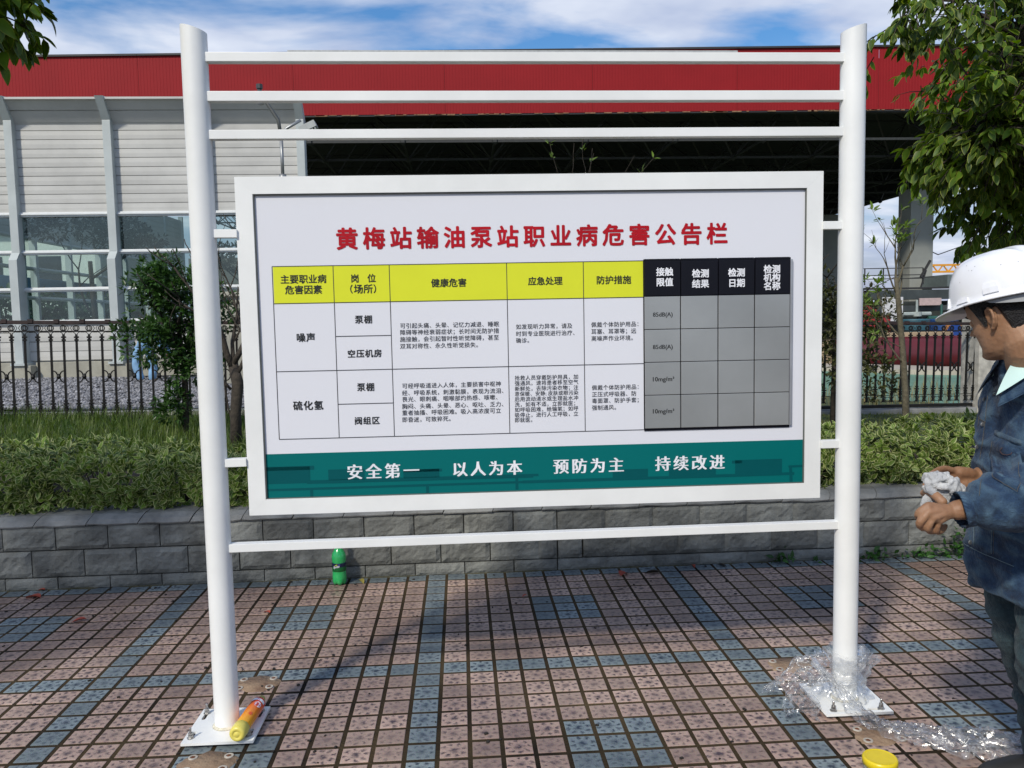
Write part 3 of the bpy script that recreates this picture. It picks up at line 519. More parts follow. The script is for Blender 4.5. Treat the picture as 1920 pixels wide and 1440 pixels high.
# hedge: rosettes over the body of the hedge
hedge = thing('hedge', 'low clipped hedge of small pale edged leaves growing along the top of the stone wall', 'hedge', (0, .55, .4))
def hedge_top(x): return .70+.035*math.sin(x*1.7)+.05*fbm(x, .5, s=2.3)+(.03 if x > 1.5 else 0)
n = 4700; P = []; Dn = []
while len(P) < n:
    x = random.uniform(-5.2, 6.2); top = hedge_top(x); y = random.uniform(.12, 1.0); k = random.random()
    bulge = .035*fbm(x, 2.2, s=4.5)
    if k < .52: # front face
        zz = random.uniform(.40, top); yy = .10-bulge+.06*max(0, (.52-zz)/.12)+.10*max(0, (zz-top+.12)/.12)+abs(random.gauss(0, .035)); d = (random.gauss(0, .45), -1, .35+random.gauss(0, .35))
    elif k < .88: yy = random.uniform(.18, .98); zz = top+.035*fbm(x, yy, s=5)-abs(random.gauss(0, .03)); d = (random.gauss(0, .35), -.25+random.gauss(0, .3), 1)
    else: yy = random.uniform(.15, .95); zz = random.uniform(.45, top-.05); d = (random.gauss(0, .5), -.8, .5)
    P.append((x, yy, zz)); Dn.append(d)
P = np.array(P); Dn = unit(np.array(Dn)); LP = []; LD = []; LN = []; LS = []
for k in range(7):
    a = 2*np.pi*(k/7)*2.4+rng.uniform(0, 6.28, n); t1 = unit(np.cross(Dn, np.array([0.2, .1, 1.0]))); t2 = np.cross(Dn, t1)
    rad = np.cos(a)[:, None]*t1+np.sin(a)[:, None]*t2; op = .55+.22*k; d = unit(rad*op+Dn*(.95-.10*k)+rng.normal(0, .12, (n, 3)))
    LP.append(P+Dn*.006*(7-k)-.002); LD.append(d); LN.append(unit(Dn-rad*.5)); LS.append(rng.uniform(.040, .064, n)*(1-.05*(k < 2)))
V, F, UV = scatter_leaves(np.concatenate(LP), np.concatenate(LD), np.concatenate(LN), np.concatenate(LS), leaf_template(.52, .35, .14, rows=5))
hf = link('foliage', np_mesh('foliage', V-np.array([0, .55, .4]), F, m_hleaf, uv=UV, smooth=True), hedge, kind='stuff')
tw = MB()
for k in range(420):
    x = random.uniform(-5, 6); y = random.uniform(.18, .8); p = Vector((x, y, .39)); pts = [p]
    for q in range(3): p = p+Vector((random.gauss(0, .04), random.gauss(0, .03), .09)); pts.append(p)
    tw.tube([q-Vector((0, .55, .4)) for q in pts], [.005, .004, .003, .002], 4)
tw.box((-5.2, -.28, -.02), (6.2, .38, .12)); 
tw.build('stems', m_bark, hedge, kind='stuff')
# grass
def grass(name, n, fx, fy, h0, h1, m_, wd=.004, bend=.5, zf=None, kind='stuff'):
    x = fx(n); y = fy(n); z = np.array([(zf or yard)(a, b) for a, b in zip(x, y)])-.01; h = rng.uniform(h0, h1, n); a = rng.uniform(0, 6.28, n); bd = rng.uniform(.1, 1, n)*bend
    c, s = np.cos(a), np.sin(a); rows = 5; Vs = []
    for i in range(rows):
        t_ = i/(rows-1); w2 = wd*(1-t_**1.5)*rng.uniform(.7, 1.2, n); off = h*bd*t_**2; hh = h*t_*(1-.35*bd*t_)
        for sg in (-1, 1): Vs.append(np.stack([x+c*off-s*w2*sg, y+s*off+c*w2*sg, z+hh], -1))
    V = np.stack(Vs, 1).reshape(-1, 3); f = np.array([(2*i, 2*i+1, 2*i+3, 2*i+2) for i in range(rows-1)]); F = (f[None]+(np.arange(n)*rows*2)[:, None, None]).reshape(-1, 4)
    uvt = np.array([[(.2, i/4), (.8, i/4), (.8, (i+1)/4), (.2, (i+1)/4)] for i in range(4)]).reshape(-1, 2)
    return link(name, np_mesh(name, V, F, m_, uv=np.tile(uvt, (n, 1)), smooth=True), kind=kind)
m_grass = leaf_mat('long_grass_blade', (.055, .125, .022), var=.35, trans=.3, yellow=(.14, .18, .04)); m_lawn = leaf_mat('short_grass_blade', (.10, .16, .028), var=.3, trans=.3, yellow=(.20, .20, .06))
grass('long_grass', 15000, lambda n: rng.uniform(-6.5, -.9, n), lambda n: rng.uniform(.95, 4.5, n), .08, .27, m_grass, .0045, 1.0)
grass('lawn_grass', 30000, lambda n: rng.uniform(.8, 9, n), lambda n: .9+4.7*rng.random(n), .03, .065, m_lawn, .004, .8)
grass('seed_grass', 500, lambda n: rng.uniform(5.2, 8, n), lambda n: rng.uniform(5.9, 8, n), .15, .45, leaf_mat('dry_grass', (.30, .24, .10), var=.3), .004, .6, zf=lambda a, b: .2)
# branching helper
def branch(b_, p, d, L_, r_, depth, spread=.55, nseg=5, up=.1, tips=None, sides=6, shrink=.68, kids=(2, 3)):
    pts = [Vector(p)]; d = Vector(d).normalized(); rad = [r_]
    for i in range(nseg):
        d = (d+Vector((random.gauss(0, .13), random.gauss(0, .13), random.gauss(0, .08)+up*.3))).normalized(); pts.append(pts[-1]+d*L_/nseg); rad.append(r_*(1-.45*(i+1)/nseg))
    b_.tube(pts, rad, sides)
    if depth == 0:
        if tips is not None: tips.append((pts[-1], d)); tips.append((pts[-2], d))
        return
    if tips is not None and depth == 1: tips.append((pts[3], d))
    for k in range(random.randint(*kids)):
        a = random.uniform(0, 6.28); ax = d.cross(Vector((math.cos(a), math.sin(a), .3))).normalized(); q = (d+ax*random.uniform(.5, 1.2)*spread*1.6).normalized()
        st = pts[-1] if k == 0 else pts[random.randint(2, nseg)]
        branch(b_, st, q, L_*random.uniform(.55, .85), rad[-1]*.85 if k == 0 else r_*shrink*.7, depth-1, spread, nseg, up, tips, max(4, sides-1), shrink, kids)
def tip_leaves(tips, per, size, tmpl, hang=.4, spread=.05, up=0.0):
    LP = []; LD = []; LN = []
    for p, d in tips:
        for k in range(per):
            q = Vector((random.gauss(0, 1), random.gauss(0, 1), random.gauss(0, 1))).normalized(); dd = (q*.8+d*.6+Vector((0, 0, -hang+up))).normalized()
            LP.append(p+q*random.random()*spread-d*random.random()*spread); LD.append(dd); LN.append(Vector((random.gauss(0, .4), random.gauss(0, .4)-.25, 1)).normalized())
    n = len(LP); return scatter_leaves(np.array([tuple(p) for p in LP]), np.array([tuple(p) for p in LD]), np.array([tuple(p) for p in LN]), rng.uniform(size*.65, size*1.15, n), tmpl)
# ---- overhanging trees: right (dense, close) and left
m_tleaf = leaf_mat('glossy_camphor_leaf', (.072, .130, .014), edge=(.26, .30, .045), var=.6, trans=.30, rough=.46, edge_w=.10)
def overhang(name, label, base, hubs, blobs, nspr, leafsize, inside, seed, cat='tree', mleaf=None):
    random.seed(seed); t_ = thing(name, label, cat, base)
    b0 = Vector(base); tr = MB(); tr.tube([(0, 0, -.1), (.03, .02, .7), (-.02, .05, 1.5), (.02, 0, 2.2)], [.11, .095, .085, .07], 10)
    for h in hubs:
        h = Vector(h)-b0; st = Vector((0, 0, 1.5+random.random()*.6)); mid = (st+h)/2+Vector((0, 0, .25)); tr.tube([st, (st+mid)/2+Vector((0, 0, .05)), mid, (mid+h)/2+Vector((random.gauss(0, .06), random.gauss(0, .06), .06)), h], [.05, .038, .028, .018, .008], 6)
    tr.build('trunk', m_bark, t_, smooth=True)
    tw_ = MB(); LP = []; LD = []; LN = []; c = 0
    while c < nspr:
        bl = random.choices(blobs, [q[2] for q in blobs])[0]; q = Vector((random.gauss(0, 1), random.gauss(0, 1), random.gauss(0, 1))).normalized()*random.random()**.36
        p = Vector(bl[0])+Vector((q.x*bl[1][0], q.y*bl[1][1], q.z*bl[1][2]))
        if not inside(p): continue
        if fbm(p.x*1.9, p.y*1.9, p.z*1.9) < -.16: continue
        c += 1
        h = min(hubs, key=lambda h_: (Vector(h_)-p).length); out_ = (p-Vector(h)); out_ = out_.normalized() if out_.length > .01 else Vector((0, 0, -1))
        d = (out_*.7+Vector((random.gauss(0, .35), random.gauss(0, .35), -.35+random.gauss(0, .25)))).normalized(); L_ = random.uniform(.12, .22); a = p-d*L_*.6
        pts = [a, a+d*L_*.5+Vector((0, 0, .01)), a+d*L_]
        tw_.tube([x-b0 for x in pts], [.004, .003, .0015], 3, cap=False)
        if random.random() < .3: tw_.tube([Vector(h)-b0, (Vector(h)+a)/2-b0+Vector((0, 0, .04)), a-b0], [.007, .005, .003], 4, cap=False)
        for k in range(random.randint(6, 10)):
            s_ = random.random()**.7; pp = a+d*L_*s_; sd = d.cross(Vector((random.gauss(0, 1), random.gauss(0, 1), random.gauss(0, 1)))).normalized()
            dd = (d*(.35+.6*s_)+sd*.75+Vector((0, 0, -.45))).normalized(); LP.append(tuple(pp-b0)); LD.append(tuple(dd)); LN.append((random.gauss(0, .45), random.gauss(0, .45)-.1, 1))
    n_ = len(LP); V, F, UV = scatter_leaves(np.array(LP), np.array(LD), unit(np.array(LN)), rng.uniform(leafsize*.65, leafsize*1.15, n_), leaf_template(.50, .22, .26, rows=6))
    link('crown', np_mesh('crown', V, F, mleaf or m_tleaf, uv=UV, smooth=True), t_, kind='stuff'); tw_.build('twigs', m_bark, t_, kind='stuff'); return t_
def in_right(p):
    # ragged lower left outline of the crown
    lim = 2.68 if p.z < 2.5 else 2.68-(p.z-2.5)*.12
    if p.z > 2.5: lim += .05
    if p.z > 2.85: lim = 2.60-(p.z-2.85)*.75
    if p.z < 2.1: lim = 2.76+(2.1-p.z)*1.15
    return p.x > lim+.06*fbm(p.z*3, p.y*3)+.02 and p.z > 1.86
overhang('leafy_tree', 'dense glossy leaved tree hanging over the fence and the worker in the white helmet', (4.45, .55, .42), [(3.2, -.5, 2.9), (3.0, -.7, 2.4), (3.5, -.3, 2.2), (3.6, 0, 3.2), (2.9, -.5, 3.15), (4.2, 0, 3.4), (4.6, .6, 3.2), (3.9, -1, 2.9)],
         [((3.35, -.5, 2.85), (.95, .8, .62), 5), ((3.35, -.45, 2.3), (.62, .6, .5), 3.4), ((4.3, .2, 3.1), (1.2, 1.2, .9), 3)], 1950, .074, in_right, 11)
def in_left(p):
    if p.x < -1.72 or p.y < -3.2: return p.z > 2.1
    zb = 2.44 if p.x < -1.52 else 2.44+(p.x+1.52)*1.2
    if p.z > 2.74: return p.x < -1.12+(p.y+1.6)*-.2 and p.z < 3.6
    return p.x < -1.43 and p.z > zb+.05*fbm(p.x*5, p.y*5)
overhang('leafy_tree', 'leafy tree whose dark sprigs hang into the top left corner over the paving', (-3.9, -2.6, -.01), [(-1.65, -1.55, 2.75), (-2.4, -1.8, 2.9), (-3.2, -2.4, 3.3), (-4.3, -3.4, 3.2), (-2.2, -1.2, 3.2), (-4.6, -2.2, 3.3), (-3.4, -3.2, 3.4)],
         [((-1.55, -1.6, 2.68), (.52, .35, .34), 1.6), ((-3.0, -2.2, 3.3), (1.4, 1.1, .6), 1.6), ((-4.3, -3.2, 3.2), (1.3, 1.2, .8), 2)], 850, .082, in_left, 12)
random.seed(21)
# ---- small trees between wall and fence
def small_tree(name, label, base, h, crown, nleaf, lsz, m_, seed, trunk_r=.035, tmpl=None, stems=1, nb=9):
    random.seed(seed); t_ = thing(name, label, 'tree', base, 0, 'distant trees beyond the canopy' if name == 'distant_tree' else None); b_ = MB(); tips = []
    for s in range(stems):
        b_.tube([(0, 0, -.3), (.02, .01, h*.3), (-.02, .02, h*.6)], [trunk_r, trunk_r*.85, trunk_r*.65], 7)
    for k in range(nb): branch(b_, (0, 0, h*random.uniform(.3, .6)), (random.gauss(0, .7), random.gauss(0, .7), 1), h*.26, trunk_r*.45, 1, .6, 3, .2, None, 5)
    b_.build('trunk', m_bark, t_, smooth=True)
    LP = []; LD = []; LN = []
    for k in range(nleaf//6):
        c = random.choices(crown, [q[3] if len(q) > 3 else 1 for q in crown])[0]
        q = Vector((random.gauss(0, 1), random.gauss(0, 1), random.gauss(0, 1))).normalized()*random.random()**.4; p = Vector(c[:3])+Vector((q.x*c[4], q.y*c[4], q.z*c[5]))
        if fbm(p.x*4, p.y*4, p.z*4) < -.2: continue
        d = (q+Vector((0, 0, .5))).normalized()
        for j in range(6):
            r3 = Vector((random.gauss(0, 1), random.gauss(0, 1), random.gauss(0, 1))).normalized(); LP.append(tuple(p+r3*.012)); LD.append(tuple((d*.7+r3*.8).normalized())); LN.append((random.gauss(0, .4), random.gauss(0, .4)-.3, 1))
    V, F, UV = scatter_leaves(np.array(LP), np.array(LD), unit(np.array(LN)), rng.uniform(lsz*.6, lsz*1.2, len(LP)), tmpl or leaf_template(.4, .3, .15, rows=4))
    link('crown', np_mesh('crown', V, F, m_, uv=UV, smooth=True), t_, kind='stuff'); return t_
m_dleaf = leaf_mat('small_dark_leaf', (.036, .082, .018), var=.4, trans=.25, rough=.35)
small_tree('small_tree', 'small dark leaved tree in front of the iron fence, left of the board', (-2.42, 3.1, .48), 1.75, [(-.15, 0, 1.45, 2, .34, .30), (.12, 0, 1.2, 2, .42, .34), (-.22, 0, .95, 2, .38, .3), (.1, 0, .72, 1, .3, .3), (-.1, 0, .3, .5, .18, .2)], 11500, .062, m_dleaf, 31)
small_tree('small_tree', 'dark bushy shrub showing behind the right hand post, left of the bare sapling', (4.55, 4.4, .35), 2.0, [(-.35, 0, 1.3, 2, .4, .42), (.25, 0, 1.15, 2, .5, .4), (0, 0, .7, 2, .6, .4), (.35, 0, .4, 1, .4, .3)], 7000, .07, leaf_mat('reddish_green_leaf', (.06, .06, .022), var=.5, yellow=(.09, .10, .03)), 33)
small_tree('small_tree', 'light green twiggy shrub seen in the gap between the board and the right hand post', (3.15, 2.7, .40), 1.75, [(0, 0, 1.1, 2, .28, .5), (-.1, 0, .5, 1, .22, .3)], 1500, .07, leaf_mat('light_green_leaf', (.10, .16, .03), var=.35, trans=.35), 35)
# bare dark tree between left post and board
random.seed(41); t_ = thing('bare_tree', 'leafless dark forked tree between the left post and the board', 'tree', (-1.72, 2.2, .47)); b_ = MB()
b_.tube([(.02, 0, -.1), (.03, 0, .3), (.06, 0, .55), (.02, .02, .72)], [.055, .045, .05, .042], 9)
for p, d, L_, r_ in (((.02, 0, .70), (-.45, 0, 1), .55, .03), ((.03, 0, .72), (.35, .1, 1), .6, .026), ((.04, 0, .60), (.7, 0, .9), .5, .02), ((0, 0, .5), (-.6, -.1, .8), .4, .012), ((.03, 0, .66), (-.1, .1, 1), .6, .02), ((0, 0, .2), (-.5, 0, 1), .4, .008)):
    branch(b_, p, d, L_, r_, 2, .42, 5, .35, None, 6)
b_.build('trunk', m_bark, t_, smooth=True)
# bare sapling right
random.seed(43); t_ = thing('sapling', 'thin pale sapling with sparse leaf tufts in front of the iron fence on the right', 'tree', (4.37, 2.5, .38)); b_ = MB(); tips = []
b_.tube([(.01, 0, -.3), (-.02, 0, .4), (-.05, .01, .8), (-.10, 0, 1.2), (-.13, 0, 1.45)], [.036, .030, .027, .024, .018], 8)
for p, d, L_, r_ in (((-.12, 0, 1.38), (-.35, 0, 1), .34, .013), ((-.12, 0, 1.38), (.3, 0, 1), .38, .012), ((-.10, 0, 1.2), (.05, .1, 1), .4, .010), ((-.06, 0, .9), (-.8, 0, .6), .34, .010), ((-.04, 0, .65), (-.7, .1, .75), .42, .010), ((-.12, 0, 1.3), (-.7, 0, .8), .36, .009), ((-.03, 0, .8), (-1, .1, .3), .3, .006)):
    branch(b_, p, d, L_, r_, 2, .38, 4, .3, tips, 5)
b_.build('trunk', m_bark2, t_, smooth=True)
tips = [q for q in tips if random.random() < .45]
V, F, UV = tip_leaves(tips, 6, .075, leaf_template(.36, .25, .2, rows=4), hang=.1, spread=.015, up=.3)
link('leaves', np_mesh('leaves', V, F, leaf_mat('young_leaf', (.13, .20, .035), var=.3, trans=.35), uv=UV, smooth=True), t_, kind='stuff')

random.seed(47); t_ = thing('sapling', 'twiggy sapling behind the board whose leafy tips show above its top edge', 'tree', (1.42, 2.7, .30)); b_ = MB(); tips = []
b_.tube([(0, 0, -.1), (.02, 0, .7), (-.02, 0, 1.4), (0, 0, 2.0)], [.03, .025, .02, .014], 7)
for p, d, L_, r_ in (((0, 0, 1.9), (-.45, 0, 1), .52, .008), ((0, 0, 2.0), (.1, 0, 1), .50, .008), ((0, 0, 1.95), (.5, .1, 1), .52, .007), ((0, 0, 1.8), (.9, 0, 1), .6, .007), ((0, 0, 1.8), (-.2, .1, 1), .6, .007)): branch(b_, p, d, L_, r_, 1, .35, 4, .5, tips, 5)
b_.build('trunk', m_bark, t_, smooth=True)
tips = [q for q in tips if random.random() < .5]
V, F, UV = tip_leaves(tips, 4, .06, leaf_template(.36, .25, .2, rows=4), hang=.1, spread=.02, up=.3)
link('leaves', np_mesh('leaves', V, F, bpy.data.materials['young_leaf'], uv=UV, smooth=True), t_, kind='stuff')
# ================================================================== BACKGROUND
random.seed(51)
m_pgrey = mat('grey_barrier_panel', (.50, .495, .465), .55, var=.10, scale=1.5); m_prail = mat('pale_blue_grey_steel', (.45, .49, .48), .45, var=.08, scale=3)
m_conc = mat('concrete', (.34, .33, .27), .9, var=.28, scale=1.6, bump=.3, bscale=20)
m_glass = bpy.data.materials.new('barrier_glass'); m_glass.use_nodes = True; t = m_glass.node_tree
b = t.nodes['Principled BSDF']; o = t.nodes['Material Output']; gl = t.nodes.new('ShaderNodeBsdfGlossy'); gl.inputs['Roughness'].default_value = .03; gl.inputs[0].default_value = (.8, .9, .88, 1)
tp = t.nodes.new('ShaderNodeBsdfTransparent'); tp.inputs[0].default_value = (.72, .80, .78, 1); fr = t.nodes.new('ShaderNodeFresnel'); fr.inputs[0].default_value = 1.5
ad = t.nodes.new('ShaderNodeMath'); ad.operation = 'ADD'; ad.inputs[1].default_value = .03; t.links.new(fr.outputs[0], ad.inputs[0]); ms = t.nodes.new('ShaderNodeMixShader'); t.links.new(ad.outputs[0], ms.inputs[0]); t.links.new(tp.outputs[0], ms.inputs[1]); t.links.new(gl.outputs[0], ms.inputs[2]); t.links.new(ms.outputs[0], o.inputs[0])
def beam(b_, lo, hi, mi=0): b_.box(lo, hi, mi)
def panel_mesh(wd, h, dep=.012, name='louvre_panel'):
    b_ = MB(); hh = h/2; prof = []
    for k in range(2):
        z0 = k*hh; g0 = .012 if k == 0 else .004; prof += [(.012, z0+.001), (.012, z0+g0), (-dep*.7, z0+g0+.004), (-dep, z0+hh*.5), (-dep*.7, z0+hh-.004), (.012, z0+hh-.001)]
    vs = [(x, y, z) for (y, z) in prof for x in (0, wd)]; fs = [(2*i, 2*i+1, 2*i+3, 2*i+2) for i in range(len(prof)-1)]
    b_.add(vs, fs); b_.add([(0, .02, 0), (wd, .02, 0), (wd, .02, h), (0, .02, h)], [(0, 1, 2, 3)])
    return b_.mesh(name, m_pgrey)
PITCH = 1.68
def barrier(name, label, base, rz, bays, ptop=5.47, zbase=.5):
    t_ = thing(name, label, 'noise barrier', (base[0], base[1], 0), rz)
    pw = .14; hp = (5.15-3.52)/5; pu = panel_mesh(PITCH-pw, hp); pl2 = panel_mesh(PITCH-pw, (1.60-.91)/2)
    post_b = MB(); post_b.cbox((-.07, -.16, 2.86), (.07, .04, 5.15), .008)
    post_b.add([(-.07, -.16, 5.15), (.07, -.16, 5.15), (.07, .04, 5.15), (-.07, .04, 5.15), (-.07, -.42, 5.50), (.07, -.42, 5.50), (.07, -.25, 5.52), (-.07, -.25, 5.52)], [(0, 1, 5, 4), (1, 2, 6, 5), (2, 3, 7, 6), (3, 0, 4, 7), (4, 5, 6, 7)])
    post_b.add([(-.07, -.16, 2.86), (.07, -.16, 2.86), (.07, .04, 2.86), (-.07, .04, 2.86), (-.07, -.28, 2.72), (.07, -.28, 2.72), (.07, .04, 2.72), (-.07, .04, 2.72)], [(0, 4, 5, 1), (1, 5, 6, 2), (2, 6, 7, 3), (3, 7, 4, 0)])
    post_b.box((-.07, -.28, .9), (.07, .04, 2.72)); post_b.box((-.13, -.34, .86), (.13, .06, .90))
    pm = post_b.mesh('barrier_post', m_prail)
    rb = MB(); rb.cbox((0, -.075, -.04), (PITCH-pw, .02, .04), .01); rb.cbox((0, -.10, -.012), (PITCH-pw, -.075, .012), .004); rm = rb.mesh('transom', mat('white_window_frame', (.66, .68, .67), .4, var=.05))
    tb = MB(); hs = [(-.06, 5.13), (-.20, 5.31), (-.34, 5.47)]
    for (ya, za), (yb_, zb2) in zip(hs[:-1], hs[1:]):
        tb.add([(0, ya, za), (PITCH-pw, ya, za), (PITCH-pw, yb_+.02, zb2-.012), (0, yb_+.02, zb2-.012)], [(0, 1, 2, 3)])
        tb.add([(0, yb_+.02, zb2-.012), (PITCH-pw, yb_+.02, zb2-.012), (PITCH-pw, yb_+.02, zb2+.008), (0, yb_+.02, zb2+.008), (0, yb_, zb2+.01), (PITCH-pw, yb_, zb2+.01)], [(0, 1, 3, 2), (3, 1, 2, 0)][:1])
    tb.add([(0, -.02, 5.08), (PITCH-pw, -.02, 5.08), (PITCH-pw, -.29, 5.47), (0, -.29, 5.47)], [(0, 1, 2, 3)]); tb.box((0, -.37, 5.455), (PITCH-pw, -.28, 5.49)); tmh = tb.mesh('top_cowl', m_pgrey)
    gb_ = MB(); gb_.box((0, -.005, 0), (PITCH-pw, .005, .58)); gmh = gb_.mesh('glass_pane', m_glass)
    plb = MB(); plb.cbox((0, -.12, .62), (PITCH-.40, .08, .905), .01); plb.box((0, -.05, .2), (PITCH-.4, .08, .60)); plm = plb.mesh('plinth_beam', m_conc)
    fb = MB(); fb.cbox((-.20, -.30, .3), (.20, .10, .86), .015); fm_ = fb.mesh('post_footing', m_conc)
    for k in range(bays+1):
        link('barrier_post', pm, t_, loc=(k*PITCH, 0, 0)); link('post_footing', fm_, t_, loc=(k*PITCH, 0, 0))
        if k == bays: break
        x = k*PITCH+pw/2
        for q in range(5): link('louvre_panel', pu, t_, loc=(x, -.02, 3.56+q*(5.15-3.56)/5))
        for q in range(2): link('louvre_panel', pl2, t_, loc=(x, -.02, .92+q*.345))
        link('top_cowl', tmh, t_, loc=(x, 0, 0))
        for z in (3.53, 2.86, 2.20, 1.62): link('transom', rm, t_, loc=(x, 0, z))
        for z in (1.63, 2.25, 2.90): link('glass_pane', gmh, t_, loc=(x, .0, z))
        link('plinth_beam', plm, t_, loc=(k*PITCH+.2, 0, 0))
    return t_
barrier('noise_barrier', 'tall grey louvred noise barrier with window panes behind the gravel strip', (-7.59-PITCH, 10.4), 0, 4)
barrier('noise_barrier', 'second louvred barrier running away behind the window panes', (-9.35, 26.8), -math.pi/2+math.pi, 0) if False else None
def side_barrier():
    t_ = thing('noise_barrier', 'side run of the louvred barrier seen through the window panes, receding to the back', 'noise barrier', (-9.45, 11.2, 0), math.pi/2)
    b_ = MB(); 
    sp_ = MB(); sp_.box((-.05, -.07, .3), (.05, .07, 5.3)); spm = sp_.mesh('slim_post', m_prail)
    for k in range(9): link('barrier_post', spm, t_, loc=(k*PITCH, 0, 0))
    for k in range(8):
        x = k*PITCH+.07
        for q in range(5): link('louvre_panel', bpy.data.meshes['louvre_panel'], t_, loc=(x, -.02, 3.56+q*(5.15-3.56)/5))
        for q in range(2): link('louvre_panel', bpy.data.meshes['louvre_panel.001'], t_, loc=(x, -.02, .92+q*.345))
        for z in (3.53, 2.86, 2.20, 1.62): link('transom', bpy.data.meshes['transom'], t_, loc=(x, 0, z))
    b_.box((0, -.08, .2), (8*PITCH, .08, .9)); b_.build('plinth_beam', m_conc, t_)
side_barrier()
# building, blue hoarding and hedge beyond the side run
bd = thing('white_house', 'white gabled house with a brown roof seen through the barrier windows', 'house', (-26, 40, 0))
b_ = MB(); b_.box((-9, 0, -.3), (7, 9, 6.6)); b_.build('wall', mat('white_render', (.72, .76, .70), .8, var=.08), bd)
b_ = MB(); b_.add([(-10, -.5, 6.6), (7.5, -.5, 6.6), (7.5, 9.5, 6.6), (-10, 9.5, 6.6), (-1.5, -.5, 9.4), (-1.5, 9.5, 9.4)], [(0, 1, 4), (2, 3, 5), (1, 2, 5, 4), (3, 0, 4, 5), (0, 3, 2, 1)]); b_.build('roof', mat('brown_tile_roof', (.13, .09, .075), .85, var=.3, scale=6), bd)
for k in range(5):
    b_ = MB(); b_.box((-8+k*3, -.04, 3.9), (-6.8+k*3, .0, 5.3)); b_.build('window', mat('dark_window', (.02, .025, .025), .15), bd) if k == 0 else link('window', bpy.data.meshes['window'], bd, loc=(k*3, 0, 0))
b_ = MB(); b_.cbox((-15.5, 12, 2.7), (-15.3, 40, 3.35), .02); tag(b_.build('site_hoarding', mat('sky_blue_sheet', (.10, .30, .52), .5, var=.15, scale=1)), 'long sky blue hoarding seen through the lower barrier windows', 'hoarding')
n_ = 8000; x = rng.uniform(-14.6, -13.4, n_); y = rng.uniform(12, 34, n_); z = rng.uniform(.2, 2.75, n_)
V, F, UV = scatter_leaves(np.stack([x, y, z], 1), unit(rng.normal(0, 1, (n_, 3))), unit(rng.normal(0, 1, (n_, 3))), rng.uniform(.15, .35, n_), leaf_template(.5, .2, .1, rows=4))
tag(link('hedge_row', np_mesh('hedge_row', V, F, leaf_mat('far_hedge_leaf', (.03, .07, .03), var=.3), uv=UV)), 'dark green hedge in front of the blue hoarding beyond the panes', 'hedge')
random.seed(55)
# dark tree added behind the panes to stand in for a reflected tree
small_tree('pane_tree', 'dark tree added behind the top row of barrier panes in place of a reflected tree', (-7.6, 13.2, .4), 4.2, [(-.7, 0, 3.4, 2, .8, .45), (.5, 0, 3.1, 2, .7, .4), (1.1, 0, 2.9, 1, .5, .3), (0, 0, 3.8, 2, .9, .5)], 9000, .10, leaf_mat('shade_leaf', (.008, .013, .008), var=.3, trans=.05), 57, .07, nb=2)
small_tree('pane_tree', 'smaller grey tree crown behind the third pane beside the left post', (-4.4, 13.6, .4), 3.4, [(-.4, 0, 2.6, 2, .5, .35), (.1, 0, 2.2, 1, .3, .3)], 2600, .09, leaf_mat('shade_leaf_b', (.02, .03, .02), var=.3, trans=.05), 58, .05)
random.seed(60)
# ---- big canopy
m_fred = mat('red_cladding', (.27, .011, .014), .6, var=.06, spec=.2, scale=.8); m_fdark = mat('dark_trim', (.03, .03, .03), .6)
can = thing('station_canopy', 'large flat canopy with a deep red fascia above a dark space frame roof', 'canopy', (0, 22, 0))
def fz(x): return 8.10+.0068*(x+4.7), 9.93+.0125*(x+10)
def fascia(x0, x1, nm='fascia_panel'):
    b_ = MB(); n = int(round((x1-x0)/.10)); vs = []; k = 0
    for i in range(n):
        xa = x0+.004+(x1-x0-.008)*i/n; wd = (x1-x0-.008)/n
        for dx, dy in ((0, 0), (wd*.62, 0), (wd*.68, .004), (wd*.94, .004)): vs.append((xa+dx, dy))
    vs.append((x1-.004, 0)); V = [(x, y, fz(x)[0]) for x, y in vs]+[(x, y, fz(x)[1]) for x, y in vs]; q = len(vs)
    b_.add(V, [(i, i+1, q+i+1, q+i) for i in range(q-1)]); return b_.build(nm, m_fred, can)
xs = [9.47+4.78*k for k in range(-5, 4)]+[24.5]
xs = [x for x in xs if x < 24.5]+[24.5]
for a_, c_ in zip(xs[:-1], xs[1:]): fascia(a_, c_)
b_ = MB()
for a_, c_ in zip(xs[:-1], xs[1:]):
    for (za, zb_, y0, y1) in ((lambda x: fz(x)[1], .06, -.06, .25), (lambda x: fz(x)[0]-.05, .05, .02, .14)):
        b_.add([(a_, y0, za(a_)), (c_-.01, y0, za(c_)), (c_-.01, y1, za(c_)), (a_, y1, za(a_)), (a_, y0, za(a_)+zb_), (c_-.01, y0, za(c_)+zb_), (c_-.01, y1, za(c_)+zb_), (a_, y1, za(a_)+zb_)], [(0, 3, 2, 1), (4, 5, 6, 7), (0, 1, 5, 4), (1, 2, 6, 5), (2, 3, 7, 6), (3, 0, 4, 7)])
b_.build('edge_flashing', m_fdark, can)
fl_ = MB(); fl_.box((-5, -.10, 10.02), (9.45, .02, 10.09)); fl_.build('pale_flashing', mat('pale_flashing', (.45, .46, .46), .5), can)
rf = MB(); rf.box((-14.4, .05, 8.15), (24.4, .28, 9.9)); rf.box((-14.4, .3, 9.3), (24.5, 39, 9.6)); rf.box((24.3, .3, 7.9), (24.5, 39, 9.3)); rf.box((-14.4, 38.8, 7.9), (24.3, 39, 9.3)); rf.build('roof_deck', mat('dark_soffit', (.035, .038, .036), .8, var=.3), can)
sf = MB(); st = 3.0; nx, ny = 13, 12; x0_, y0_ = -13.5, .4
